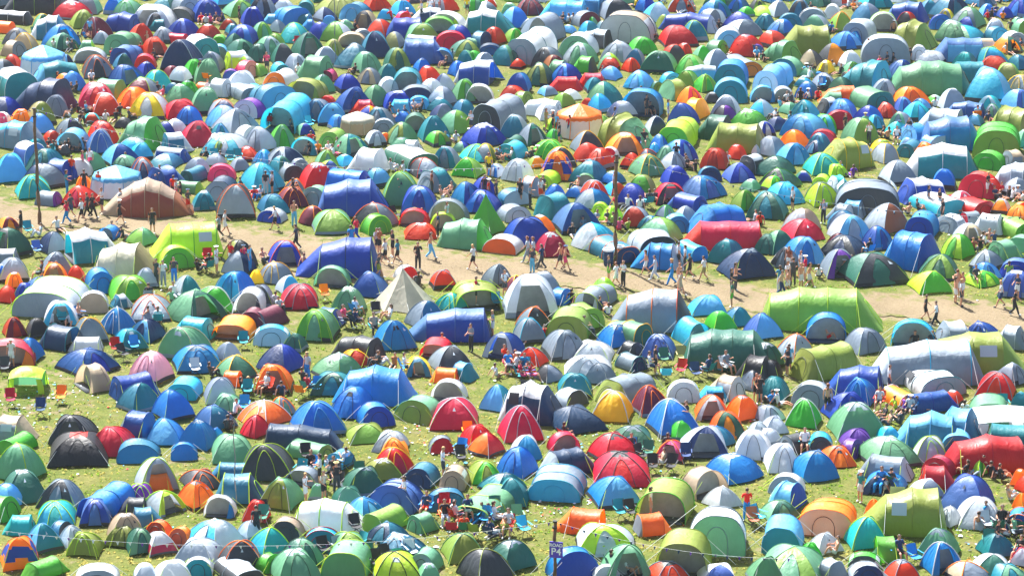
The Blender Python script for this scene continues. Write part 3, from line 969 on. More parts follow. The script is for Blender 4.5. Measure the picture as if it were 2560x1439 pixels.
H 20 108 916 984 ly/sg 0
D 615 681 714 769 gy/dk -90 o
D 696 795 714 773 rd/rd/gy -90
D 824 912 716 786 sg/sg -100 d
Y 925 1085 679 784 cm 0
D 1082 1168 734 782 tq/tq/ly -60 d
T 1120 1252 692 779 ol/gr/ly -80 o
T 772 860 768 816 vi/vi/ly -20
D 739 845 778 852 sg/gn/ly -60
P 615 719 764 824 mr/gy -60
P 635 721 808 862 cy/lt -90 w
D 702 768 833 879 dg/dg -60
D 1010 1112 753 822 gy/sb -60
D 1160 1228 763 829 ly/ly -60
T 1032 1218 776 852 vi/rb 0 3
D 1208 1315 832 902 rb/lt -120 o
D 932 1040 802 873 bl/bl -75 v
T 824 962 834 906 dk/dk -30
T 1052 1128 845 894 rd/rd -100 o
D 1068 1178 869 929 gy/dk -70
D 638 760 864 934 rb/nv -60
D 848 928 876 916 or/cr/ye -60
D 775 902 886 949 sg/sg -60
T 1122 1192 905 955 lb/te -30
D 1012 1078 895 942 ye/sb -90 o
T 1078 1150 924 959 or/or -10
D 975 1020 923 969 lb/lb/ye -60
D 639 728 913 979 or/or -90 o
D 776 885 932 990 te/dg -100
P 1075 1170 945 1004 wh/rb -105 o
T 840 1028 918 1014 bl/bl -5 3
D 822 932 970 1044 bl/bl -100 v
P 886 986 1002 1069 bl/rb -70
D 1199 1290 948 1029 te/lb -120
P 1002 1098 986 1062 sg/ol -120
D 1072 1195 999 1072 rd/rd/wh -85
D 670 738 992 1042 sg/gy/or -60
D 590 725 1006 1069 or/or/wh -60
D 720 865 1006 1092 bl/bl/lb -70
D 598 675 1036 1094 rd/rd/cr -60
D 1258 1398 694 792 lt/wh -80 o
P 1379 1422 719 763 bl/bl -30
T 1435 1552 704 776 gy/lt/ly -120 o
D 1290 1380 769 829 gy/dk/or -70
D 1282 1365 800 859 gy/gy/cy -70
T 1428 1495 758 824 gr/gr -60
T 1368 1480 768 852 gr/ol -100 2
T 1540 1728 728 829 gy/dk/or -5 3
D 1615 1670 722 769 wh/lt -60
D 1725 1818 742 789 cy/lb -80
D 1808 1882 769 816 sb/te -60
D 1765 1842 779 826 gn/gn -60
P 1682 1785 788 869 cy/te -65 o
T 1492 1640 792 869 sg/dg/ye -40
D 1495 1596 812 869 bl/bl -60
D 1355 1470 826 899 gy/gy -80
D 1606 1692 836 894 vi/vi -100 s
T 1542 1610 853 892 dk/dk -40
D 1430 1538 853 909 wh/lt -60
D 1412 1530 892 946 wh/lt -90
P 1535 1622 880 929 gy/nv/te -50
T 1715 1935 829 926 dg/dg -5 4
D 1862 1960 786 849 vi/lb -70
D 1292 1372 869 916 rd/rd/gy -60
D 1282 1340 902 936 rd/rd/gy -70
D 1336 1410 914 956 dk/gy -60
D 1462 1542 910 962 gy/gy -60
D 1395 1480 934 992 te/te -90
T 1485 1652 928 1014 gy/ol -135 2
P 1671 1748 946 1003 wh/lt -90
T 1762 1868 936 1002 tn/lt -30 2
T 1845 1935 889 954 bk/dk -20
D 1842 1920 925 979 dk/gy -60
T 1248 1412 954 1064 wh/nv -15 w3
P 1392 1452 969 1024 lt/dk -40
D 1480 1585 980 1052 ye/ye/wh -60
D 1581 1680 966 1040 mr/mr/or -60
T 1750 1818 979 1004 cy/cy 0
D 1620 1752 1004 1094 bl/bl/wh -75
D 1740 1820 992 1049 or/lt -90 o
D 1818 1905 986 1052 or/or -60
D 1778 1865 1033 1096 or/dg -90
D 1365 1520 1023 1089 nv/nv -70
D 1245 1358 1020 1104 rd/rd/lt -60
D 1670 1738 1054 1104 gn/gn -60
D 1865 1935 1049 1109 lt/lt -70
T 1915 2195 725 829 gr/gr/ly -5 4
P 2020 2120 778 858 bl/bl -95 o
D 2115 2222 823 886 gy/gy -60
P 2232 2348 794 869 cy/te -100 o
T 2340 2445 806 874 lt/gy -170
D 2410 2518 806 869 rb/rb -60
T 2495 2580 814 874 lt/gy -25
D 1942 2042 833 904 lt/gy/or -60
D 1870 1965 854 926 dg/dg -60
T 1980 2165 859 954 ol/ol -150 3
T 2200 2452 860 959 lt/gy/cy 0 3c
T 2345 2552 838 936 ol/gr 0 3w
T 2075 2215 915 992 rb/rb -10
D 2488 2575 909 964 gy/gy -60
D 1895 1960 895 949 bk/dk -60
P 1979 2095 950 1019 lt/gy -110 w
D 2109 2202 948 1012 bl/bl/lb -60
T 2268 2418 914 994 wh/gy/te -70 w
D 2442 2550 932 998 rd/rd/gy -60
P 2206 2304 966 1022 or/or/wh -60
D 2062 2185 982 1054 rb/rb -60
T 2270 2400 978 1034 rb/rb -160 3
D 2355 2415 976 1016 rd/rd -60
D 1966 2059 998 1068 gn/gn/wh -60
D 1880 1965 1012 1056 gy/lt -60
T 2430 2528 986 1062 sg/sg -95 3
D 2080 2220 1010 1099 sg/sg -60
T 2250 2420 1029 1124 lb/sb -10 3
T 2345 2465 1022 1119 lb/sb -20
H 2442 2595 1019 1104 wh/wh 0
D 2532 2585 982 1019 te/te -60
D 1905 1972 1042 1084 lt/lt -60
D 1895 1980 946 1006 te/te -60
P -15 85 1083 1139 gn -60
D -22 102 1106 1204 sg/sg/ly -110
D -8 112 1179 1258 dg -70
D -35 51 1212 1275 lb -60
P -38 21 1239 1304 gn -20
D 88 198 1202 1273 gy/dk -105
D 110 264 1094 1166 bk/bk -80 r
D 221 332 1069 1138 rd -60
P 288 396 1095 1156 sb/bl -85
P 425 491 1102 1149 bl -85
D 328 442 1142 1229 lt/gy/ly -75 o
T 351 428 1186 1229 or/or -170
D 312 380 1210 1255 pu/pu/ly -85
D 522 630 1089 1156 sg/sg -80
T 532 640 1163 1198 sb/sb/ly 0
D 442 550 1183 1226 dk/dk/or -70
T 542 645 1189 1256 sb/nv/ly 0
D 434 538 1205 1276 or/or -60 d
P 510 588 1232 1292 wh/bl -95 o
D 605 672 1239 1304 rd -100
T 189 325 1209 1299 bl/rb -115 2
D 195 275 1252 1314 vi/rb -90
D 348 458 1229 1292 lt/ly/ly -60 o
T 298 362 1254 1286 dk 0
T 325 400 1270 1319 sb/nv -170
D 84 185 1258 1316 tq/cy/ly -80 a
T 11 80 1292 1336 tq/tq 0
D 260 362 1284 1359 tn -75
D 259 350 1313 1369 ol/ol -100
P 365 429 1299 1346 or/br -120
P 419 482 1313 1369 or/br -120
D -10 98 1326 1425 or -70 b
D 54 154 1312 1385 lb/te -60
D 140 215 1304 1370 lt -50
P 116 175 1304 1349 sb/dk -30
D 166 252 1332 1389 ol/ol/ly -95 d
D 304 390 1325 1386 dg/sg -70
D 350 442 1332 1390 wh/cr -60 l
D 450 600 1302 1383 wh/cy -60
D 434 550 1349 1414 lt/gy -95
D 588 660 1304 1354 lt/lt -60
D 540 655 1352 1426 dk/dk/or -75
P 460 528 1388 1439 wh/te -90
D 375 480 1400 1462 lt/wh -80
T 515 655 1403 1469 lt/dk -60
T 45 160 1392 1454 gn/gn -135
P 182 292 1410 1469 wh/gy -85
D 328 390 1422 1454 lt -80
T 662 845 1064 1125 nv/dk 175
D 861 965 1072 1110 ol/gr/ol -80
D 602 728 1112 1198 dk/dk/ly -95
T 702 831 1104 1155 sg/ol -30 g
D 930 1020 1080 1132 lt/gy -95
D 948 1022 1096 1139 or -80
D 932 1038 1123 1190 rd/rd/ye -70
P 1070 1132 1086 1132 gy/rd -80
D 1148 1240 1064 1120 rd -70
D 1170 1262 1084 1142 rd/or -60
P 808 888 1125 1172 sb/cy -120
D 1170 1255 1155 1208 ol/gn/ly -60
D 902 1005 1148 1204 ol -70 c
P 1010 1098 1154 1219 sb/nv -110
P 1101 1170 1160 1224 tn/tn -100 w
P 708 805 1164 1215 gy/gy -110 o
D 848 962 1168 1239 dg/dg -70
D 648 755 1189 1273 sg/ol -110 d
D 770 815 1212 1249 sg -90
D 828 910 1216 1264 dg/sg -70
P 1065 1162 1216 1276 sb/sb/bk -85 s
P 931 1059 1196 1283 vi/vi/rb -115 3
D 1195 1315 1188 1239 te/te -60
T 1134 1300 1220 1312 sg/sg/ly -115 o
T 732 905 1248 1332 wh/wh/ly -10 3
D 860 962 1245 1304 lb/bl -50
T 902 1024 1263 1336 gr/gr -130
D 908 1020 1308 1363 sb/nv -60
T 1015 1100 1279 1334 sg/sg -140
P 675 758 1289 1353 tn/dk -100
P 755 849 1313 1379 cy/te/cr -95
D 612 725 1322 1394 cy/tq/ly -60
D 695 808 1352 1424 dg/sg -60
D 815 928 1332 1399 sg/gr/ly -80
T 805 926 1352 1449 sg/sg/ly -100 d
D 668 800 1379 1459 sg/sg -75 d
D 930 1062 1336 1402 sb/sb -60
D 926 1052 1386 1456 ly/ly/bk -80 w
P 1026 1105 1366 1434 sg/gy -110
D 1102 1212 1334 1406 gr/ol/sg -75
D 1142 1280 1374 1459 dk/dk/ol -50
D 1042 1102 1429 1454 sg -80
P 648 690 1393 1432 gn -40
D 1275 1355 1093 1149 wh/bl -80
D 1240 1345 1116 1195 bl/bl -60
P 1365 1452 1076 1133 rd/pk -70 o
D 1532 1635 1072 1118 dg -80
D 1638 1718 1105 1156 pk/pk/or -100 o
D 1702 1822 1069 1144 lt/nv -90 o
D 1750 1840 1069 1119 bl/sb -50
D 1839 1935 1079 1149 wh/lt -90
D 1472 1604 1088 1162 rd/rd/rd -70 t
T 1349 1492 1120 1195 nv/lt -155
T 1326 1465 1165 1253 gy/cy/cy -100 s
D 1485 1628 1136 1215 rd/rd/dk -85 t
D 1471 1602 1192 1270 bl/lb -70
D 1765 1911 1138 1209 bl/bl -60
P 1700 1820 1165 1249 tn/tn -50 o
D 1760 1858 1219 1276 wh/lt -60
D 1238 1325 1199 1264 te/te -60
T 1392 1520 1272 1339 or/or -15 o
T 1592 1738 1198 1309 ol/ol/gn -105 o
T 1586 1680 1284 1340 or/gy -165
D 1444 1590 1312 1392 lt/ly/ly -95 2
T 1726 1870 1249 1386 wh/sg/gy -95 3
T 1640 1782 1324 1449 ol/wh -100 o
P 1358 1505 1362 1454 bl/rb -70
D 1505 1630 1366 1454 sg/sg/sg -85 o
D 1215 1340 1356 1434 dg/dg -50
P 1480 1550 1422 1456 wh/lt -80
D 1612 1730 1405 1469 rd/rd/gy -70 t
D 1748 1845 1416 1464 wh/vi -80
D 1870 1960 1392 1459 sg -80
D 1885 1958 1074 1116 wh/lt -70
T 1958 2024 1084 1134 dk/gy -150
P 2028 2086 1076 1132 cy/dk -95
D 1915 2002 1110 1179 wh/lt -90
D 1980 2099 1129 1203 bl/bl -75
D 2052 2141 1115 1166 or/or -80 v
D 2105 2191 1074 1126 pu/pu -80
P 2095 2160 1095 1148 pu/pu -30
D 2152 2308 1098 1174 sg/sg -70
D 2191 2255 1082 1109 tq/cy -80
D 2290 2372 1094 1155 lt/gy/ly -90
T 2355 2435 1069 1133 lb/sb -95
T 2372 2585 1092 1184 cr/cr 5 3
P 2312 2400 1136 1196 cr/cr -60
T 2305 2388 1168 1222 cr/cr 175
D 2416 2485 1150 1189 ly/gn -60
T 2155 2288 1138 1202 gy/lt -20 w
D 2158 2278 1183 1242 bl/nv -110 o
P 1921 2022 1179 1239 wh/gy -110
P 1918 2026 1203 1275 lb/rb -30
D 2282 2362 1199 1244 lt/gy -75
D 2355 2498 1193 1284 rb/vi -60
D 2345 2410 1249 1316 wh/lt -140
D 2400 2510 1248 1320 wh/lt -90
T 1998 2160 1236 1342 or/tn -105 d
T 2175 2372 1224 1340 ol/gr -5 w2
D 2162 2205 1232 1289 or -120
D 1905 2002 1255 1304 sg/dg -70
T 1912 2015 1289 1386 lb/te -100 2
D 2119 2219 1298 1373 tq/tq/ly -75
D 2026 2111 1332 1384 wh/lt -70
D 2001 2058 1364 1402 gn -60
T 2175 2258 1346 1404 gn/sg 180 o
D 2295 2410 1323 1404 sg/sg -60
D 2310 2412 1354 1435 bl/bl/wh -65 o
P 2122 2209 1379 1429 gn/dk -100 w
D 1900 2075 1374 1459 sg/gr -100
T 2042 2125 1394 1449 lt/gy -50
D 2215 2305 1404 1462 rd/rd/gy -70 t
P 2125 2212 1416 1454 lt/nv -80
D 2370 2485 1406 1462 tn/gy/or -70
D 2435 2535 1386 1446 wh/dg -90
D 2475 2580 1422 1469 te/sg -70
D 2450 2545 1334 1394 te/sb -70
P 2518 2595 1266 1329 bl/rb/or -60
D 2535 2580 1219 1274 or/or -60
D 2528 2575 1169 1214 or/or -60
D 2540 2595 1196 1232 rd -60
D 2542 2595 1349 1396 pu/pk -80
D 2528 2590 1359 1416 pk/lt -60
T 2470 2595 1064 1129 te/dg 170"""  # the cyan and blue tunnel stands in for a windbreak
ENV = np.linspace(0, 1, 9)
TS = {2: np.array([0, .10, .2, .3, .42, .54, .64, .74, .83, .90, .96, 1.0]), 1: np.array([0, .15, .32, .5, .66, .8, .92, 1.0]), 0: np.array([0, .25, .5, .75, .92, 1.0])}
def wob(P, amp, seed):
    x, y, z = P[..., 0], P[..., 1], P[..., 2]
    a = np.sin(x * 3.1 + seed) * np.cos(y * 3.7 - seed * 1.3) * np.sin(z * 4.1 + seed * .7)
    b = np.sin(x * 7.3 - seed * 2) * np.cos(y * 6.1 + seed) * np.cos(z * 5.3)
    d = (amp * (a + .5 * b)) * np.clip(z * 3, 0, 1)
    P = P.copy(); P[..., 0] += d; P[..., 1] += d * .8; P[..., 2] += d * .4; return P
VAR = [0] * 7
def dome_point(side, u, t, a, b, h, p, sag):
    """side 0 faces +X; u -1..1 across the panel, t 0 apex .. 1 hem"""
    u = np.asarray(u, float); t = np.asarray(t, float)
    s = 1 - sag * (1 - u * u) * np.sin(np.pi * np.clip(t, 0, 1) ** .8) - .03 * (1 - u * u) * t ** 6
    hx_, hy = b / 2, a / 2
    if side == 0: x = hx_ * t * s; y = u * hy * t
    elif side == 1: x = -u * hx_ * t; y = hy * t * s
    elif side == 2: x = -hx_ * t * s; y = -u * hy * t
    else: x = u * hx_ * t; y = -hy * t * s
    z = h * (1 - t ** p) ** .82 + .06 * (1 - u * u) * t ** 10
    if side == 0 or side == 2:
        pr = VAR[0] if side == 0 else VAR[1]; d = pr * (1 - np.abs(u) ** 1.6) * t ** 2.5; x = x + d if side == 0 else x - d
    z = z * (1 + VAR[4] * u * (side % 2 * 2 - 1) * t)
    x = x + VAR[2] * (1 - t) ** 1.2; y = y + VAR[3] * (1 - t) ** 1.2
    fold = VAR[5] * np.sin(u * 13 + VAR[6] + side) * np.sin(np.pi * t) ** 1.5 * (1 - u * u); x = x + fold * (1 if side == 0 else -1 if side == 2 else 0); y = y + fold * (1 if side == 1 else -1 if side == 3 else 0)
    return np.stack([x + 0 * z, y + 0 * z, z], -1)
def build_dome(t, q):
    """returns [(part name, Geo, [materials])], first = fly"""
    a, b, h, p, sag, c1, c2, c3, o = t['a'], t['b'], t['h'], t['p'], t['sag'], t['c1'], t['c2'], t['c3'], t['opt']
    VAR[:] = t['var']; ts = TS[q]; us = np.linspace(-1, 1, (5, 9, 17)[q]); parts = []
    fly = Geo(); mats = [fabric(c1), fabric(c2)]
    cap = 't' in o or t['cap']
    if cap: mats.append(fabric(t['capc']))  # crown colour: real cap panels, and pale ones that paint in sunlit tops
    if 'b' in o: mats = [fabric('or'), fabric('rb'), fabric('rb')]
    if t['hem']: mats.append(fabric(t['hem']))
    TT, UU = np.meshgrid(ts, us, indexing='ij')
    for s_ in range(4):
        P = wob(dome_point(s_, UU, TT, a, b, h, p, sag), .018, t['seed'] + s_)
        m = []
        for i in range(len(ts) - 1):
            tm = (ts[i] + ts[i + 1]) / 2
            for j in range(len(us) - 1):
                um = (us[j] + us[j + 1]) / 2; k = 1 if s_ in t['sec'] else 0
                if 'b' in o:
                    k = 1 if .52 + .1 * abs(um) < tm < .84 + .07 * abs(um) else 0
                elif cap and tm < t['capt'] + .06 * abs(um): k = 2
                elif 'l' in o and tm > .72: k = 1
                elif 'l' in o: k = 0
                if t['hem'] and i == len(ts) - 2: k = len(mats) - 1
                m.append(k)
        if 'o' in o and s_ == 0 and q > 0:
            # a real opening with the inner tent behind it
            fs = []; mm = []; nu = len(us); idx = 0
            for i in range(len(ts) - 1):
                for j in range(nu - 1):
                    tm = (ts[i] + ts[i + 1]) / 2; um = (us[j] + us[j + 1]) / 2
                    if not (tm > .42 and abs(um) < .62):
                        fs.append((i * nu + j, i * nu + j + 1, (i + 1) * nu + j + 1, (i + 1) * nu + j)); mm.append(m[idx])
                    idx += 1
            fly.add(P.reshape(-1, 3), fs, mm)
        else: fly.grid(P, m)
    parts.append(('flysheet', fly, mats))
    if 'o' in o and q > 0:
        g = Geo(); zz = np.linspace(0, 1, 5); yy = np.linspace(-1, 1, 5); ZZ, YY = np.meshgrid(zz, yy, indexing='ij')
        P = np.stack([b * .06 + 0 * ZZ - ZZ * .08, YY * a * .36 * (1 - .45 * ZZ ** 2), ZZ * h * .74], -1); g.grid(P); parts.append(('inner_wall', g, [M_INNER]))
        g = Geo(); g.box((b * .2, 0, .02), (b * .5, a * .7, .03)); parts.append(('groundsheet', g, [M_SHEET]))
    if q < 1: return parts
    # crossing pole sleeves along the ridges
    mc = fabric(c3) if c3 else fabric(c1)
    if c3 or q == 2 or t['seam']:
        tt = np.linspace(1, 0, 8 if q == 2 else 6)
        for k in range(2):
            line = [dome_point(k, -1, x, a, b, h, p, sag) for x in tt] + [dome_point(k + 2, -1, x, a, b, h, p, sag) for x in tt[::-1][1:]]
            g = Geo(); g.tube([v + np.array((0, 0, .012)) for v in line], .026 if c3 else .016, n=5 if q == 2 else 4); parts.append(('pole_sleeve', g, [mc]))
    if ('d' in o or 'w' in o or 'v' in o or t['door']) and 'o' not in o:
        th = np.linspace(0, math.pi, 11); wd = .5 if 'd' in o else .42
        def arch(k, off): # points of a door outline on panel 0
            return [dome_point(0, wd * k * math.cos(x), 1 - .62 * k * math.sin(x) ** .8, a, b, h, p, sag) + np.array((off, 0, off * .6)) for x in th]
        if 'd' in o or t['door']:
            g = Geo(); rows = []
            for k in np.linspace(.02, 1, 5): rows.append(arch(k, .02))
            g.grid(np.array(rows)); parts.append(('door', g, [fabric(c2 if 'd' in o and c2 != c1 else c1)]))
            g2 = Geo(); g2.tube(arch(1.0, .03), .02 if c3 else .012, n=4); parts.append(('door_piping', g2, [mc if c3 else M_DARKM]))
        if 'w' in o or 'v' in o:
            T2, U2 = np.meshgrid(np.linspace(.38, .55, 3), np.linspace(-.3, .3, 4), indexing='ij')
            g = Geo(); P = dome_point(0, U2, T2, a, b, h, p, sag) + np.array((.02, 0, .015)); g.grid(P); parts.append(('window' if 'w' in o else 'vent', g, [M_WIN if 'w' in o else M_MESH]))
    if q == 2 and t['logo'] and 'b' not in o:
        z0 = np.array((.025, 0, .02)); g = Geo(); sd_ = .7 if 'd' in o or t['door'] else .0
        P = [dome_point(0, u_, t_, a, b, h, p, sag) + z0 for u_, t_ in ((sd_ - .10, .62), (sd_ + .10, .62), (sd_ * .98, .50))]; g.add(P, [(0, 1, 2)]); parts.append(('emblem', g, [fabric('lt' if c2 in ('dk', 'nv', 'rb', 'bl', 'dg', 'rd', 'te', 'sb', 'gr', 'ol', 'or', 'mr', 'cr', 'pu') else 'dk', 'cloth')]))
    if t['rope']:
        for k in range(2):
            c = dome_point(0, (-1, 1)[k], .55, a, b, h, p, sag); d = np.array((c[0] * 2.3, c[1] * 2.0, 0))
            g = Geo(); g.tube([c, d], .011, n=4); parts.append(('guy_rope', g, [M_ROPE if c3 in ('ly', 'gn') or t['seed'] % 2 < 1 else M_ROPEW]))
    return parts
def ring(ps, W, h, zs=1.0, ysc=1.0, e=.72):
    c, s_ = np.cos(ps), np.sin(ps)
    return np.sign(c) * np.abs(c) ** e * W / 2 * ysc, h * zs * np.abs(s_) ** (.84 if e < .8 else .93)
def build_tube(t, q):
    W, L, h, c1, c2, c3, o = t['W'], t['L'], t['h'], t['c1'], t['c2'], t['c3'], t['opt']
    npsi = (9, 13, 19)[q]; ps = np.linspace(0, math.pi, npsi); nh = t['hoops']; parts = []
    lean = t['lean'] * h; e = t['e']
    hx_ = np.linspace(-L / 2 + t['sb'] * h * .75, L / 2 - t['sf'] * h * .75, nh)
    hs = np.ones(nh)
    if 'v' in o: hs = 1 - .42 * np.abs(np.linspace(-1, 1, nh)) ** 1.5
    if t['taper'] and 'v' not in o: hs[0] = .78 if nh > 2 else .84
    if t['taper'] > 1 and 'v' not in o: hs[-1] = .88
    sub = (1, 2, 4)[q]; X_ = []; S_ = []
    for i in range(nh - 1):
        for j in range(sub):
            k = j / sub; X_.append(hx_[i] + (hx_[i + 1] - hx_[i]) * k)
            S_.append((hs[i] + (hs[i + 1] - hs[i]) * k) * (1 - t['sag'] * math.sin(math.pi * k)))
    X_.append(hx_[-1]); S_.append(hs[-1])
    rows = []
    def row(x, sz, sy, ln):
        y, z = ring(ps, W, h, sz, sy, e); y = y + t['skew'] * z; z = z * (1 + t['fold'] * np.sin(ps * 9 + x * 5 + t['seed']) * (1 if sz not in (1, .78, .84, .88) else .2)); return np.stack([x + ln * (z / h) + 0 * y, y, z], -1)
    def lnat(x): # hoops lean inward at the top
        k = (x - hx_[0]) / max(hx_[-1] - hx_[0], .01); return lean * (1 - 2 * k)
    for x, s_ in zip(X_, S_): rows.append(row(x, s_, 1 - (1 - s_) * .6, lnat(x)))
    fly = Geo(); mats = [fabric(c1), fabric(c2)]
    P = wob(np.array(rows), .022, t['seed']); m = []
    for i in range(len(X_) - 1):
        km = i // sub
        for j in range(npsi - 1):
            zrel = math.sin((ps[j] + ps[j + 1]) / 2); k = 0
            if t['low'] and c1 != c2 and zrel < .72 and t['low'] == 1: k = 1      # lower wall in the second colour
            if t['low'] == 2 and c1 != c2 and km == nh - 2: k = 1                # porch section in the second colour
            m.append(k)
    fly.grid(P, m); parts.append(('flysheet', fly, mats))
    def cap(x0, s0, ln, sl, sgn, rnd):
        es = (0, .35, .7, 1) if q == 0 else (0, .15, .35, .55, .72, .87, 1)
        out = []
        for k in es:
            zs = (math.sqrt(max(0, 1 - k * k)) if rnd else 1 - k ** 1.08); ys_ = 1 - (.75 if rnd else .22) * k ** 1.6
            r = row(x0 + sgn * sl * h * k, s0 * zs, ys_ * (1 - (1 - s0) * .6), 0); r[:, 0] += ln * (r[:, 2] / h); out.append(r)
        out = np.array(out); out[0] = row(x0, s0, 1 - (1 - s0) * .6, ln)
        return out
    back = cap(hx_[0], hs[0], lnat(hx_[0]), t['sb'], -1, t['rb']); g = Geo(); g.grid(wob(back[::-1], .02, t['seed'] + 3)); parts.append(('back_panel', g, [fabric(c1)]))
    front = cap(hx_[-1], hs[-1], lnat(hx_[-1]), t['sf'], 1, t['rf'])
    op = 'o' in o and q > 0
    if op:
        iw = hx_[-1] - .42 * (hx_[-1] - hx_[0]) ; g = Geo(); r0 = row(iw, .93, .93, 0); r1 = r0.copy(); r1[:, 1] *= .5; r1[:, 2] *= .5; r2 = r0.copy(); r2[:, 1] *= .02; r2[:, 2] *= .02
        g.grid(np.array([r0, r1, r2])); parts.append(('inner_wall', g, [M_INNER]))
        g = Geo(); g.box(((iw + hx_[-1]) / 2 + .1, 0, .02), (hx_[-1] - iw, W * .86, .03)); parts.append(('groundsheet', g, [M_SHEET]))
        if 'y' in o or t['seed'] % 3 < 1.5:
            # door flap tied back to one side
            g = Geo(); k = int(npsi * .28); fl = front[:, :k + 1].copy(); g.grid(fl); parts.append(('door_flap', g, [fabric(c2)]))
    else:
        g = Geo(); g.grid(wob(front, .02, t['seed'] + 5)); parts.append(('front_panel', g, [fabric(c2)]))
    if q < 1: return parts
    hm = fabric(c3) if c3 else fabric(c1)
    for x, s_ in zip(hx_, hs):
        r = row(x, s_ * 1.005, (1 - (1 - s_) * .6) * 1.005, lnat(x)); g = Geo(); g.tube(list(r), .027 if c3 else .02, n=4); parts.append(('hoop', g, [hm]))
    if t['door'] and not op:
        th = np.linspace(0, math.pi, 11); g = Geo(); rows = []
        fr = front; ne = len(fr)
        def fp(a_, b_):   # a_ across -1..1, b_ height 0..1 on the front panel
            k = (1 - b_) * (ne - 1); i = int(min(k, ne - 2)); f_ = k - i
            jj = (1 - a_) / 2 * (npsi - 1); j = int(min(jj, npsi - 2)); g_ = jj - j
            A = fr[i, j] * (1 - g_) + fr[i, j + 1] * g_; B = fr[i + 1, j] * (1 - g_) + fr[i + 1, j + 1] * g_
            return A * (1 - f_) + B * f_
        # the panel's crown row runs along the middle columns, so the arch is laid in (x, z) of that panel
        hh = fr[0][npsi // 2][2]; xb = fr[-1][npsi // 2][0]; xt = fr[0][npsi // 2][0]
        def dp(y, z, off=.03): return (xt + (xb - xt) * (1 - z / hh) ** (.93 if not t['rf'] else .5) + off, y, z)
        wd = min(.55, W * .26); ht = hh * .74
        line = [dp(wd * math.cos(x), ht * (.15 + .85 * math.sin(x) ** .7) if 0 < x < math.pi else .02) for x in th]
        line = [(dp(wd, .02))] + line[1:-1] + [dp(-wd, .02)]
        g2 = Geo(); g2.tube(line, .016, n=4); parts.append(('door_piping', g2, [hm if c3 else M_DARKM]))
    if 'w' in o:
        k0, k1 = (nh - 2, nh - 1) if t['seed'] % 2 < 1 else (0, 1)
        xa, xb = hx_[k0] + .22 * (hx_[k1] - hx_[k0]), hx_[k0] + .78 * (hx_[k1] - hx_[k0])
        for a0, a1 in ((.16, .29), (.71, .84)):
            pp = np.linspace(a0 * math.pi, a1 * math.pi, 3); y, z = ring(pp, W * 1.03, h * 1.02, 1, 1, e)
            P = np.array([np.stack([x + 0 * y, y, z], -1) for x in (xa, xb)]); g = Geo(); g.grid(P); parts.append(('window', g, [M_WIN if c1 not in ('wh', 'lt') else M_MESH]))
    if t['rope']:
        for x in (hx_[0], hx_[-1]):
            for sg_ in (1, -1):
                y, z = ring(np.array([.27 * math.pi]), W, h, 1, 1, e); c = (x, sg_ * y[0], z[0]); d = (x * 1.12, sg_ * (y[0] + .85 * h), 0)
                g = Geo(); g.tube([c, d], .011, n=4); parts.append(('guy_rope', g, [M_ROPE if c3 in ('ly', 'gn') or t['seed'] % 2 < 1 else M_ROPEW]))
    return parts
def build_pyramid(t, q):
    r, h, c1 = t['W'] / 2, t['h'], t['c1']; n = 8 if c1 == 'cm' else 5; parts = []
    fly = Geo(); tt = np.linspace(0.02, 1, 10)
    for k in range(n):
        a0, a1 = 2 * math.pi * k / n + .2, 2 * math.pi * (k + 1) / n + .2; P = []
        for x in tt:
            row = []
            for u in np.linspace(0, 1, 7):
                c = np.array((math.cos(a0), math.sin(a0))) * (1 - u) + np.array((math.cos(a1), math.sin(a1))) * u
                rr = r * (x ** 1.12) * (1 - .07 * math.sin(math.pi * u) * x); row.append((c[0] * rr, c[1] * rr, h * (1 - x) + .05 * math.sin(math.pi * u) * x ** 6))
            P.append(row)
        fly.grid(wob(np.array(P), .012, k))
    parts.append(('flysheet', fly, [fabric(c1)]))
    g = Geo(); g.tube([(0, 0, 0.02), (0, 0, h + .14)], .035); parts.append(('centre_pole', g, [M_DARKM]))
    for k in range(n):
        a0 = 2 * math.pi * k / n + .2; g = Geo(); g.tube([(math.cos(a0) * r * .8, math.sin(a0) * r * .8, h * .2), (math.cos(a0) * r * 1.25, math.sin(a0) * r * 1.25, 0)], .012, n=4); parts.append(('guy_rope', g, [M_ROPEW]))
    return parts
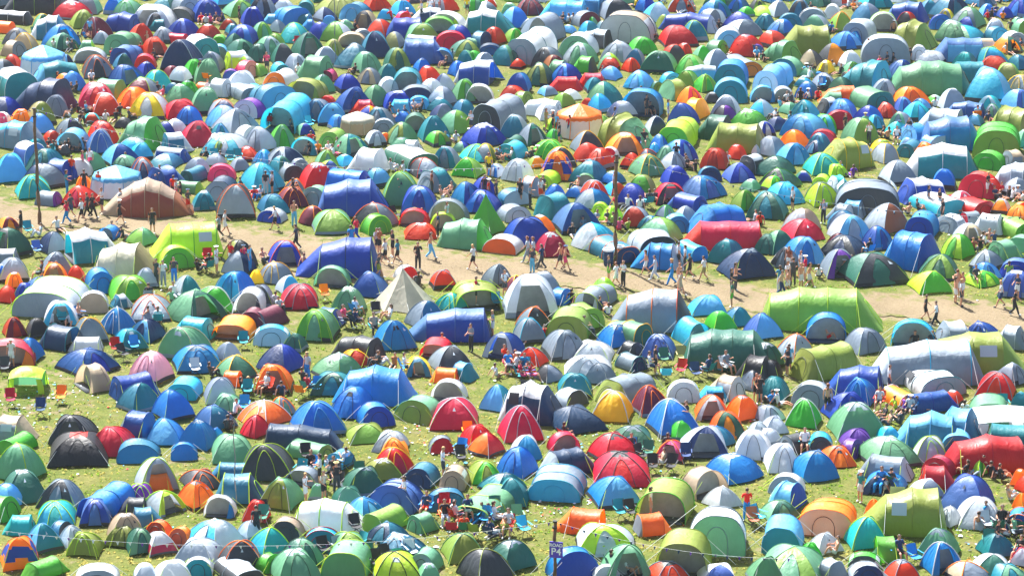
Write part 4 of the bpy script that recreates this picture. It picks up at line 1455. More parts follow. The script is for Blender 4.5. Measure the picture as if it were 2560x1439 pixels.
def build_gazebo(t, q):
    r, h, c1, c2 = t['W'] / 2, t['h'], t['c1'], t['c2']; n = 8; wall = h * .66; parts = []
    g = Geo(); tt = np.linspace(.01, 1, 7)
    for k in range(n):
        a0, a1 = 2 * math.pi * (k + .5) / n, 2 * math.pi * (k + 1.5) / n; P = []
        for x in list(tt) + [1.02]:
            row = []
            for u in np.linspace(0, 1, 7):
                c = np.array((math.cos(a0), math.sin(a0))) * (1 - u) + np.array((math.cos(a1), math.sin(a1))) * u
                z = wall + (h - wall) * (1 - x ** 1.15) if x <= 1 else wall - .16 - .07 * abs(math.sin(3 * math.pi * u))
                row.append((c[0] * r * .88 * x, c[1] * r * .88 * x, z))
            P.append(row)
        g.grid(wob(np.array(P), .01, k))
    parts.append(('roof', g, [fabric(c1)]))
    for k in range(n):
        a0, a1 = 2 * math.pi * (k + .5) / n, 2 * math.pi * (k + 1.5) / n; P = []
        for z in np.linspace(0, 1, 6):
            row = []
            for u in np.linspace(0, 1, 7):
                c = np.array((math.cos(a0), math.sin(a0))) * (1 - u) + np.array((math.cos(a1), math.sin(a1))) * u
                rr = r * (1 - .135 * z) * .985; row.append((c[0] * rr, c[1] * rr, z * (wall - .02)))
            P.append(row)
        g = Geo(); g.grid(wob(np.array(P), .03, k + t['seed'])); parts.append(('side_wall', g, [fabric(c1 if (c1 == 'or' and k == 5) else c2)]))
        g = Geo(); g.tube([(math.cos(a0) * r, math.sin(a0) * r, 0), (math.cos(a0) * r * .875, math.sin(a0) * r * .875, wall)], .03); parts.append(('leg', g, [fabric(c1)]))
    return parts
def build_canopy(t, q):
    W, h, c1, c2 = t['W'], t['h'], t['c1'], t['c2']; D = W * .8; parts = []
    g = Geo(); n = 9; P = []
    for i in np.linspace(-1, 1, n):
        P.append([(i * D / 2, j * W / 2, h - .28 * max(abs(i), abs(j)) ** 1.5 - .1 * (i * i + j * j)) for j in np.linspace(-1, 1, n)])
    g.grid(wob(np.array(P), .02, 3)); parts.append(('canopy', g, [fabric(c1)]))
    for sx in (-1, 1):
        for sy in (-1, 1):
            g = Geo(); g.tube([(sx * D * .52, sy * W * .52, 0), (sx * D * .49, sy * W * .49, h - .5)], .03); parts.append(('leg', g, [M_METAL]))
            if W < 4:
                g = Geo(); P = []
                for z in np.linspace(0, 1, 6): P.append([(sx * D * .5 * (1.12 - .12 * z), sy * (W * .5 * (1.12 - .12 * z) - u * W * .18), z * (h - .5)) for u in np.linspace(0, 1, 4)])
                g.grid(wob(np.array(P), .04, 5)); parts.append(('curtain', g, [fabric(c1)]))
    g = Geo(); P = [[(-D * .46, j * W / 2 * .96, z * (h - .5)) for j in np.linspace(-1, 1, 7)] for z in np.linspace(0, 1, 5)]
    g.grid(wob(np.array(P), .04, 8)); parts.append(('back_wall', g, [fabric(c2)]))
    return parts

BUILD = {'D': build_dome, 'T': build_tube, 'P': build_tube, 'Y': build_pyramid, 'G': build_gazebo, 'H': build_canopy}
KIND = {'D': ('dome_tent', 'dome tent', 'dome'), 'T': ('tunnel_tent', 'tunnel tent', 'tunnel'), 'P': ('pop_up_tent', 'pop-up tent', 'pop-up'), 'Y': ('pyramid_tent', 'pyramid tent', 'pyramid'), 'G': ('gazebo', 'gazebo', 'gazebo'), 'H': ('canopy', 'canopy', 'canopy')}
tents = []
for i, l in enumerate(TENTS.strip().split('\n')):
    f = l.split(); rnd = random.Random(i * 7 + 1)
    k = f[0]; x0, x1, y0, y1 = map(float, f[1:5]); c = f[5].split('/')
    if k in 'GH': yaw, opt = -90.0, ''
    elif k == 'Y': yaw, opt = -90.0, ''
    else: yaw, opt = float(f[6]), (f[7] if len(f) > 7 else '')
    c1 = c[0]; c2 = c[1] if len(c) > 1 else c1; c3 = c[2] if len(c) > 2 else None
    far_ = min(1.0, max(0.0, (700 - y1) / 350)); tall = y1 - y0; gz = k in 'GHY'
    if not gz: y1 += tall * (.04 + .06 * far_)      # the front hem of a tent in the mass is hidden by its neighbours
    s_ = sc(y1); w_ = (x1 - x0) / s_ * (1.06 + .05 * far_ if not gz else 1.03); Hh = (y1 - y0) / s_ * (1.05 if not gz else 1.0)
    if k == 'D' and yaw == -60: yaw = rnd.choice((-1, 1)) * rnd.uniform(8, 45) - 90
    elif k == 'D': yaw += rnd.uniform(-6, 6)
    elif k == 'P' and yaw == -60: yaw = rnd.choice((-60, -120, -75, -105)) + rnd.uniform(-8, 8)
    al = R(yaw); ca, sa = abs(math.cos(al)), abs(math.sin(al)); th = math.asin(min(.95, (HC) / math.hypot(HC, 150))) if 0 else PITCH + math.atan((y1 - CY) / F)
    st, ct = math.sin(th), math.cos(th)
    t = dict(k=k, x0=x0, x1=x1, y0=y0, y1=y1, c1=c1, c2=c2, c3=c3, opt=opt, yaw=al, seed=rnd.uniform(0, 40), area=(min(x1, 2560) - max(x0, 0)) * (min(y1, 1439) - max(y0, 0)), i=i)
    t['rope'] = False; t['cap'] = False
    if k == 'D':
        r = rnd.uniform(.78, 1.0); a = w_ / (sa + r * ca) ; b = r * a
        dep = a * ca + b * sa; h = (Hh - .5 * dep * st) / ct
        h = max(min(h, .78 * a, 2.5), .40 * a, .75)
        t.update(a=a, b=b, h=h, p=rnd.uniform(1.75, 2.4), sag=rnd.uniform(.0, .05), dep=dep)
        right = math.cos(al) > 0
        t['sec'] = (0,) if c2 != c1 and not ('l' in opt) else ()
        if c2 != c1 and abs(yaw + 90) > 18 and rnd.random() < .35: t['sec'] = (0, 2)
        t['door'] = rnd.random() < .45; t['seam'] = rnd.random() < .6
        if not c3 and c1 == c2 and rnd.random() < .5: t['cap'] = True  # pale crown on plain domes paints the sun's whitening into the colour
        t['hem'] = rnd.choice(('dk', 'gy', 'bk')) if rnd.random() < .3 and 'b' not in opt else None
        t['var'] = [rnd.choice((0, .12, .3)) * a * .5, rnd.choice((0, 0, .2)) * a * .5, rnd.uniform(-.12, .12) * a, rnd.uniform(-.08, .08) * a, rnd.uniform(-.12, .12), rnd.choice((0, .012, .025)), rnd.uniform(0, 6)]
        t['logo'] = rnd.random() < .3; t['capt'] = rnd.choice((.24, .34)); t['capc'] = 'dk' if 't' in opt and rnd.random() < .7 else ('gy' if 't' in opt else rnd.choice(('lt', 'gy', 'wh', 'lt')))
        if 'r' in opt: t['cap'] = True; t['capc'] = 'rd'; t['capt'] = .3
    elif k in 'TP':
        kk = .66 if k == 'T' else .58
        if ca > .35:
            den = kk * ct + st * (.5 * ca - sa * sa / ca)
            W = (Hh - st * w_ * sa / ca) / den if abs(den) > .08 else w_ * .6
            W = max(min(W, w_ * .97 / max(sa, .5), 3.9), w_ * .34, 1.1)
            if k == 'P': W = max(min(W, 2.6), 1.2)
            L = (w_ - W * sa) / ca
            L = max(L, W * (.8 if k == 'P' else 1.0)); L = min(L, 9)
            if sa > .45 and L > 1.7 * W: W = w_ / (sa + 1.7 * ca); L = 1.7 * W
        else:
            W = (w_ - ca * w_ * .6) ; h_ = min(kk * W, .9 * Hh / ct); L = max(min((Hh - h_ * ct) / st, W * (1.3 if k == 'P' else 2.6)), W * (.75 if k == 'P' else 1.0))
        dep = L * sa + W * ca
        h = (Hh - st * (.5 * W * ca + L * sa * .85)) / ct; h = max(min(h, .85 * W, 2.6), .38 * W, .7)
        hoops = 2 if k == 'P' else 3
        for ch in opt:
            if ch.isdigit(): hoops = max(2, int(ch) + (1 if k == 'T' and int(ch) < 3 else 0))
        if k == 'T' and L < 2.6: hoops = min(hoops, 2)
        t.update(W=W, L=L, h=h, hoops=hoops, lean=(.24 if k == 'P' else .02), e=(.72 if k == 'T' else .9), sag=rnd.uniform(.025, .06), taper=(0 if k == 'P' else rnd.choice((0, 1, 1, 2)) if hoops > 2 else 0),
                 sb=(rnd.uniform(.25, .45) if k == 'P' else rnd.uniform(.4, .85)), sf=(.12 if k == 'P' else rnd.choice((.2, .3, .55))), rb=(k == 'P' and rnd.random() < .5), rf=False, door=rnd.random() < .75, dep=dep, low=0, skew=rnd.uniform(-.08, .08), fold=rnd.choice((0, .006, .014)))
        if k == 'T' and c1 != c2: t['low'] = 1 if c1 == 'tn' or c1 in ('wh', 'lt', 'lb', 'cy', 'vi', 'tn') and ca > .5 else 0
        if k == 'P' and ca < .3: t['sf'] = .2
        if k == 'T' and ca > .7 and L > 3.0: t['sb'], t['sf'] = rnd.choice(((rnd.uniform(.5, .8), .25), (.25, rnd.uniform(.5, .8)), (.45, .45)))
        if k == 'T' and sa > .85: t['sf'] = .12; t['sb'] = .3
        if 'v' in opt: t['hoops'] = 5; t['sb'] = t['sf'] = .55; t['low'] = 1
    elif k == 'Y': t.update(W=w_, h=Hh / ct * .86, dep=w_)
    elif k == 'G': t.update(W=w_, h=(Hh - .5 * w_ * st) / ct, dep=w_)
    else: t.update(W=w_ * .93, h=(Hh - w_ * .35 * st) / ct, dep=w_ * .8)
    # centre of the footprint: half its depth behind the front edge
    p = gp((x0 + x1) / 2, y1); y1 = t['y1']; t['loc'] = Vector((p.x, p.y + t['dep'] / 2, 0))
    if y1 > 640 and k in 'DTP' and rnd.random() < .8 or (c3 == 'ly' and rnd.random() < .5): t['rope'] = True
    t['u'] = (x0 + x1) / 2; t['v'] = y1
    tents.append(t)
# the far field is one overlapping mass: small tents fill the gaps between the ones above
cov = np.zeros((360, 640), bool)
for t in tents:
    x0, x1, y0, y1 = [int(v / 4) for v in (t['x0'], t['x1'], t['y0'], t['y1'])]
    for yy in range(max(y0, 0), min(y1 + 1, 360)):
        k = math.sqrt(max(0, 1 - ((y1 - yy) / max(y1 - y0, 1)) ** 2)); xm, xw = (x0 + x1) / 2, (x1 - x0) / 2 * (.35 + .65 * k)
        cov[yy, max(0, int(xm - xw)):max(0, min(640, int(xm + xw) + 1))] = True
fr = random.Random(11); mix_ = ['bl'] * 3 + ['rb', 'lb', 'lb', 'cy', 'cy', 'lt', 'wh', 'sg', 'lb', 'cy', 'te', 'tq', 'sb', 'nv', 'sg', 'sg', 'dg', 'gr', 'gn', 'ol', 'gy', 'lt', 'wh', 'rd', 'rd', 'or', 'vi', 'gy', 'dk']
for _ in range(9000):
    v = fr.uniform(-10, 520); u = fr.uniform(-30, 2590)
    if v > 470 and not (v < np.interp(u, ux, uy) - 40): continue
    s_ = sc(v); wpx = fr.uniform(1.3, 2.0) * s_; hpx = wpx * fr.uniform(.5, .62)
    a, b, c, d = int(max(v - hpx, 0) / 4), int(max(v, 4) / 4), int(max(u - wpx / 2, 0) / 4), int(min(max(u + wpx / 2, 4), 2559) / 4)
    sub_ = cov[a:b + 1, c:d + 1]
    if sub_.size and sub_.mean() > .6: continue
    if v > 60 and fr.random() < .25 : continue
    cov[a:b + 1, c:d + 1] = True
    aa = wpx / s_; h_ = aa * fr.uniform(.45, .55); c1 = fr.choice(mix_); c2 = fr.choice(mix_ + [c1] * 40)
    t = dict(k='D', x0=u - wpx / 2, x1=u + wpx / 2, y0=v - hpx, y1=v, c1=c1, c2=c2, c3=None, opt='', yaw=R(fr.uniform(-135, -45)), seed=fr.uniform(0, 40), area=1 + fr.random(), i=100000 + _, rope=False, cap=fr.random() < .25,
             a=aa * .85, b=aa * .8, h=h_, p=fr.uniform(1.7, 2.3), sag=.03, dep=aa, sec=(0,), door=False, seam=False, capt=.3, capc='lt', hem=None, logo=False, var=[0, 0, fr.uniform(-.1, .1), 0, 0, 0, 0], u=u, v=v, fill=True)
    p = gp(u, v); t['loc'] = Vector((p.x, p.y + aa / 2, 0)); tents.append(t)
print('with filler', len(tents))
# ---- labels that single each tent out
CN = {k: v[0] for k, v in PAL.items()}
def look(t):
    s_ = CN[t['c1']] if t['c1'] == t['c2'] else CN[t['c1']] + ' and ' + CN[t['c2']]
    if 'b' in t['opt'] and t['k'] == 'D': s_ = 'orange and blue banded'
    return s_ + ' ' + KIND[t['k']][1]
def short(t): return CN[t['c1']] + ' ' + KIND[t['k']][2] if 'b' not in t['opt'] else 'orange and blue banded dome'
def art(s_): return ('an ' if s_[0] in 'aeiou' else 'a ') + s_
vis = [t for t in tents if t['area'] > 250]
def rel(o_, cand, rx=90, ry=60):
    best = {}
    for n_ in cand:
        if n_ is o_: continue
        dx, dy = n_['u'] - o_['u'], n_['v'] - o_['v']
        if abs(dx) > rx * 1.7 or abs(dy) > ry * 1.6: continue
        if abs(dx) > abs(dy) * 1.6: d = 'left of' if dx > 0 else 'right of'
        else: d = 'behind' if dy > 0 else 'in front of'
        ds = math.hypot(dx, dy * 1.8)
        if d not in best or ds < best[d][0]: best[d] = (ds, n_)
    return {d: short(n_) for d, (_, n_) in best.items()}
def zone(u, v):
    pd = float(path_d(np.array([u]), np.array([v]))[0])
    if pd > -12: z = 'by the dirt path'
    elif v > np.interp(u, lx, ly): z = 'in the near field'
    else: z = 'in the far field'
    return z
def edge(u, v):
    return 'at the %s %s' % (('left', 'centre left', 'centre right', 'right')[int(min(max(u, 0), 2559) // 640)], ('top', 'upper middle', 'lower middle', 'bottom')[int(min(max(v, 0), 1438) // 360)])
def make_labels(items, looks, rels, zones, edges, most=16):
    from itertools import combinations
    n = len(items); by = {}
    for i in range(n): by.setdefault(looks[i], []).append(i)
    A = []
    for i in range(n):
        s_ = [(d, x) for d, x in sorted(rels[i].items())]; s_.append(('z', zones[i])); A.append(set(s_))
    full = [A[i] | {('e', edges[i])} for i in range(n)]
    used = set(); res = []
    for i in range(n):
        same = [j for j in by[looks[i]] if j != i]; at_ = sorted(A[i] - {('z', zones[i])}); at_ = at_ + [('z', zones[i])]
        pick = None
        for src in (at_, at_ + [('e', edges[i])]):
            for k in (2, 3, 4, 1, 0):
                for cb in combinations(src, k):
                    if k and all(x[0] in 'ez' for x in cb) and k < 2 and len(by[looks[i]]) > 12: continue
                    if not any(set(cb) <= full[j] for j in same):
                        tx = phrase(looks[i], cb)
                        if len(tx.split()) <= most and tx not in used: pick = tx; break
                if pick: break
            if pick: break
        if not pick:
            for cb in ([('z', zones[i]), ('e', edges[i])], [('e', edges[i])]):
                for x in [a for a in at_ if a[0] != 'z'] + [None]:
                    tx = phrase(looks[i], ([x] if x else []) + cb)
                    if len(tx.split()) <= most and (tx not in used or x is None): pick = tx; break
                if pick: break
        q = pick
        if ' field' not in q and ' path' not in q and len((q + ' ' + zones[i]).split()) <= most and (q + ' ' + zones[i]) not in used: q = q + ' ' + zones[i]
        used.add(q); res.append(q)
    return res
def phrase(l, cb):
    s_ = l; n = 0; cb = list(cb)
    for d, x in [c for c in cb if c[0] not in 'ez']:
        s_ += (' ' if n == 0 else ' and ') + d + ' ' + art(x); n += 1
    for d, x in [c for c in cb if c[0] == 'z']: s_ += ' ' + x
    for d, x in [c for c in cb if c[0] == 'e']: s_ += ' ' + x
    return s_
looks = [look(t) for t in tents]
lab = make_labels(tents, looks, [rel(t, vis) for t in tents], [zone(t['u'], t['v']) for t in tents], [edge(t['u'], t['v']) for t in tents])
for t, l in zip(tents, lab):
    if len(l.split()) < 4: l = l + ' standing on the grass'
    t['label'] = l
doms = sorted([t for t in tents if t['k'] == 'D'], key=lambda t: -t['area'])
single = set(t['i'] for t in doms[:300]) | set(t['i'] for t in tents if t['k'] != 'D')
GROUP = {'D': 'dome tents pitched across the field', 'T': 'tunnel tents pitched across the field', 'P': 'pop-up tents pitched across the field', 'Y': 'pyramid tents in the camp', 'G': 'festival gazebos among the tents', 'H': 'fabric canopies on legs'}
rest = Geo(); rest_m = []; rest_i = {}
for t in tents:
    big = t['area'] if 'fill' not in t else 1500; q = 2 if big > 4200 else (1 if big > 1100 else 0)
    if t['i'] in single:
        if t['area'] < 900: q = min(q, 0)
        parts = BUILD[t['k']](t, q); nm, cat, _ = KIND[t['k']]
        root = bpy.data.objects.new(nm, None); COL.objects.link(root); root.location = t['loc']; root.rotation_euler = (0, 0, t['yaw'])
        root.empty_display_size = .3
        tag(root, t['label'], cat, GROUP[t['k']])
        dr = None
        for pn, g, mats in parts:
            o = obj(pn, g.mesh(pn, mats), dr if pn == 'door_piping' and dr else root)
            if pn in ('door', 'front_panel'): dr = o
    else:
        parts = build_dome(t, min(q, 1)) if q else build_dome(t, 0); c, s_ = math.cos(t['yaw']), math.sin(t['yaw'])
        for pn, g, mats in parts:
            V = np.concatenate(g.v); V2 = np.stack([V[:, 0] * c - V[:, 1] * s_ + t['loc'].x, V[:, 0] * s_ + V[:, 1] * c + t['loc'].y, V[:, 2]], -1)
            mp = []
            for m in mats:
                if m.name not in rest_i: rest_i[m.name] = len(rest_m); rest_m.append(m)
                mp.append(rest_i[m.name])
            rest.add(V2, g.f, [mp[k] for k in g.m])
tag(obj('distant_tents', rest.mesh('distant_tents', rest_m)), 'mass of small coloured dome tents filling the camp between the larger ones', kind='stuff')
print('tents', len(tents), 'single', len(single))
# ------------------------------------------------------------------ poles, bunting, sign, bins
def pole(u, vb, vt, r, label, mat, cat='pole', name='wooden_pole'):
    p = gp(u, vb); s_ = sc(vb); hgt = (vb - vt) / s_ / math.cos(PITCH) * (1 - .0)
    for _ in range(6): hgt *= (vb - vt) / (vb - proj(p.x, p.y, hgt)[1])
    root = bpy.data.objects.new(name, None); COL.objects.link(root); root.location = p; tag(root, label, cat)
    g = Geo(); n = 12
    g.tube([(0.03 * math.sin(k * 1.3), 0.02 * math.cos(k * 1.7), hgt * k / (n - 1)) for k in range(n)], r, n=10, r2=r * .78)
    obj('shaft', g.mesh('shaft', [mat]), root)
    g = Geo(); g.tube([(0, 0, hgt - .02), (0, 0, hgt + .05)], r * .95, n=10); obj('cap', g.mesh('cap', [M_DARKM]), root)
    g = Geo(); g.tube([(0, 0, hgt * .93), (0, 0, hgt * .93 + .1)], r * 1.12, n=10); obj('bracket', g.mesh('bracket', [M_DARKM]), root)
    return Vector((p.x, p.y, hgt))
TA = pole(99, 560, 272, .13, 'tall weathered wooden pole beside the dirt path near the light blue gazebo', M_POLE)
TB = pole(1538, 660, 388, .14, 'tall wooden pole behind the two rubbish bins at the edge of the dirt path', M_POLE)
TC = pole(1386, 1540, 1303, .105, 'short brown wooden post carrying the purple road sign', M_POLE)
pole(590, 1262, 1045, .035, 'thin grey metal mast between the blue tunnel tents', M_METAL, 'mast', 'metal_mast')
pole(839, 165, -60, .045, 'thin grey metal mast rising in the far field', M_METAL, 'mast', 'metal_mast')
TD = Vector(gp(-260, 1520)) + Vector((0, 0, 4.6)); TE = Vector(gp(1980, 1640)) + Vector((0, 0, 4.6))
flag_me = {}
for c in ('wh', 'pu', 'nv'):
    g = Geo(); g.add([(-.07, 0, 0), (.07, 0, 0), (0, .015, -.18), (0, .03, -.08)], [(0, 3, 2), (3, 1, 2), (0, 1, 3)]); flag_me[c] = g.mesh('flag', [fabric(c, 'cloth')], False)
def bunting(a, b, sag, cols, label, n=None):
    L_ = (b - a).length; n = n or min(int(L_ / .55), 98)
    root = bpy.data.objects.new('bunting', None); COL.objects.link(root); root.location = a; tag(root, label, 'bunting', 'strings of bunting between the poles')
    pt = lambda k: (b - a) * k + Vector((0, 0, -4 * sag * k * (1 - k)))
    g = Geo(); g.tube([pt(k / 60) for k in range(61)], .0045, n=4); obj('string', g.mesh('string', [fabric('wh', 'cloth')]), root)
    rz = math.atan2(b.y - a.y, b.x - a.x)
    for i in range(n):
        f = obj('flag', flag_me[cols[i % len(cols)]], root, pt((i + .5) / n), rz + random.uniform(-.5, .5)); f.rotation_euler.x = random.uniform(-.5, .5)
bunting(TD, TC, 1.35, ['wh', 'wh', 'pu'], 'long string of white and purple bunting ending at the sign post')
bunting(TC, TE, .45, ['nv', 'pu'], 'string of navy and purple bunting running right from the sign post')
bunting(TA, TB, 2.2, ['wh', 'pu', 'wh'], 'string of pale bunting between the two tall wooden poles')
bunting(TB, Vector(gp(2700, 600)) + Vector((0, 0, 1.6)), 1.3, ['wh', 'nv'], 'string of pale bunting running right from the tall pole by the bins')
bunting(Vector(gp(-160, 575)) + Vector((0, 0, 7.6)), TA, .5, ['wh', 'pu'], 'short string of bunting left of the tall pole beside the path')
# the road sign
sp = gp(1386, 1540); root = bpy.data.objects.new('road_sign', None); COL.objects.link(root)
zt = 0
def z_at(p, v):
    a, b = 0.0, 12.0
    for _ in range(40):
        m = (a + b) / 2
        if proj(p.x, p.y, m)[1] > v: a = m
        else: b = m
    return a
z1, z0 = z_at(sp, 1350), z_at(sp, 1390); pw = 34 / sc(1540)
root.location = (sp.x + .06, sp.y - .14, (z0 + z1) / 2); root.rotation_euler = (0, 0, R(-12)); tag(root, 'purple road sign reading ROAD P4 on the wooden post', 'sign')
M_SIGN = plain('purple_sign', '5540c0', .5); M_WHITE = plain('white_lettering', 'f0f0f4', .6)
g = Geo(); g.box((0, 0, 0), (pw, .03, z1 - z0)); obj('board', g.mesh('board', [M_SIGN], False), root)
for txt, size, dz in (('ROAD', .21, (z1 - z0) * .2), ('P4', .46, -(z1 - z0) * .30)):
    cu = bpy.data.curves.new('lettering', 'FONT'); cu.body = txt; cu.size = size; cu.align_x = 'CENTER'; cu.extrude = .004; cu.offset = .006; cu.materials.append(M_WHITE)
    tmp = bpy.data.objects.new('lettering', cu); COL.objects.link(tmp); fm = bpy.data.meshes.new_from_object(tmp.evaluated_get(bpy.context.evaluated_depsgraph_get())); bpy.data.objects.remove(tmp)
    o = bpy.data.objects.new('lettering', fm); COL.objects.link(o); o.parent = root; o.location = (0, -.022, dz); o.rotation_euler = (R(90), 0, 0)
# two rubbish bins in front of the pole
def rubbish_bin(u, v, c, lidc, label, w_=.52):
    p = gp(u, v); root = bpy.data.objects.new('rubbish_bin', None); COL.objects.link(root); root.location = p; tag(root, label, 'bin')
    g = Geo(); n = 14; P = []
    for z, r in ((0, .9), (.03, .97), (.3, 1.0), (.32, 1.04), (.35, 1.0), (.66, 1.02), (.69, 1.06), (.72, 1.02), (1.0, 1.04)):
        P.append([(math.cos(2 * math.pi * k / n) * r * w_ / 2, math.sin(2 * math.pi * k / n) * r * w_ / 2, z) for k in range(n)])
    g.grid(np.array(P), close=True); obj('barrel', g.mesh('barrel', [fabric(c, 'cloth')]), root)
    g = Geo(); P = [[(math.cos(2 * math.pi * k / n) * r * w_ / 2, math.sin(2 * math.pi * k / n) * r * w_ / 2, z) for k in range(n)] for z, r in ((.93, 1.12), (1.02, 1.16), (1.06, 1.1), (1.02, .95), (.8, .9))]
    g.grid(np.array(P), close=True); obj('bin_liner', g.mesh('bin_liner', [fabric(lidc, 'cloth')]), root)
rubbish_bin(1521, 662, 'nv', 'wh', 'dark navy rubbish bin with a white liner left of the wooden pole', .62)
rubbish_bin(1549, 655, 'or', 'wh', 'orange and grey rubbish bin with a white liner right of the wooden pole', .5)

# ------------------------------------------------------------------ camp chairs
def chair_parts():
    out = []; g = Geo()
    g.grid(np.array([[(x, y, .43 - .05 * math.cos(y * 6) * (1 if abs(x) < .2 else .5)) for y in np.linspace(-.25, .25, 6)] for x in np.linspace(-.2, .24, 5)])); out.append(('seat', g, 1))
    g = Geo(); g.grid(np.array([[(-.22 - .22 * z + .05 * math.cos(y * 6) * -1, y, .43 + .48 * z) for y in np.linspace(-.26, .26, 6)] for z in np.linspace(0, 1, 5)])); out.append(('backrest', g, 1))
    for s1 in (-1, 1):
        for s2 in (-1, 1):
            g = Geo(); g.tube([(.26 * s1, .27 * s2, 0), (-.02 * s1, .25 * s2 * .2, .22), (-.24 * s1, -.26 * s2 * .9, .45)], .014, n=5); out.append(('leg', g, 0))
        g = Geo(); g.tube([(-.24, .28 * s1, .42), (-.44, .28 * s1, .92)], .014, n=5); out.append(('back_post', g, 0))
        g = Geo(); g.grid(np.array([[(x, y * .03 + .29 * s1, .64 - .02 * math.cos(x * 5)) for y in (-1, 1)] for x in np.linspace(-.3, .26, 4)])); out.append(('armrest', g, 1))
    return [(n_, g.mesh(n_, [M_DARKM] if not c else [fabric('dk', 'cloth')]), c) for n_, g, c in out]
CHP = chair_parts()
def dup_parts(parts, root, code):
    for n_, me, c in parts:
        o = obj(n_, me, root)
        if c: o.material_slots[0].link = 'OBJECT'; o.material_slots[0].material = fabric(code, 'cloth')
CHAIRS = """88 98 gn -60
390 295 bl -60
518 210 or 90
742 122 rd -90
942 132 rd -90
672 318 rd 90
710 310 rd 90
775 325 cy -60
810 98 te -60
2056 225 bl -90
2198 150 bl -90
2444 305 or 90
2028 175 bk -90
2148 265 nv -90
70 592 te -60
92 642 vi -60
535 409 te -90
575 414 te -90
595 409 te -90
518 662 rd -90
651 469 gn -90
990 554 bk -60
1592 379 nv -90
1610 369 bk -90
1622 522 te 90
2242 359 bk -90
2085 689 dg -90
395 819 te 90
288 889 cr -60
335 884 bl -90
310 904 bk -60
608 874 te -90
25 1019 cr -90
100 1044 nv -100
150 1012 or -80
618 996 te -90
610 1036 bl -90
155 816 te -90
488 942 lt -90
172 744 rd -90
10 939 dk -90
812 754 or -90
940 799 bk -90
692 964 bk -90
790 989 bl -90
752 999 or 90
935 839 te -60
862 819 gy -20
890 822 nv 60
1242 774 bl -90
1270 932 rd -90
1661 916 gn -90
1705 912 kh -90
1740 914 dk -90
1666 956 cy 90
1702 944 rd -90
1818 936 wh -60
1740 952 nv -90
1798 1032 bk -90
2510 1034 te -90
775 1189 bl -120
842 1232 bk -90
900 1206 gn -90
890 1339 bk -60
812 1396 bk -45
848 1396 gy -60
921 1412 gn -90
895 1384 te -120
940 1429 bk -90
998 1429 te -90
968 1416 bk -60
1030 1402 lt -60
1110 1286 rd -90
1112 1314 or -90
1170 1302 gn -90
1238 1294 gn -90
1170 1104 or -90
750 1199 te -90
658 1304 bk -60
654 1316 gn -90
765 1159 bk -90
1130 1344 rd 90
1160 1344 gn 90
1212 1319 bl -90
1188 1349 ol 90
1228 1356 nv 60
1149 1146 bl -120
838 1439 te -90
1152 1164 bk -90
1620 1152 gn -90
1688 1146 gn -90
1715 1159 nv -90
1632 1186 bk -90
1678 1186 bk -90
1608 1159 bk -60
1552 1302 te -60
1578 1302 bk -90
1900 1314 cy -60
1295 1316 sg -60
1312 1344 cy -60
1885 1322 br -90
2238 1404 bl -90
2290 1416 bl -60
2472 1379 gn -90
2250 1404 bk -60
2470 1332 lt -90
2505 1332 bk -90
2495 1339 gn 90
2555 1342 gn 90"""  # the teal and black pair between orange tunnels stands in for bags
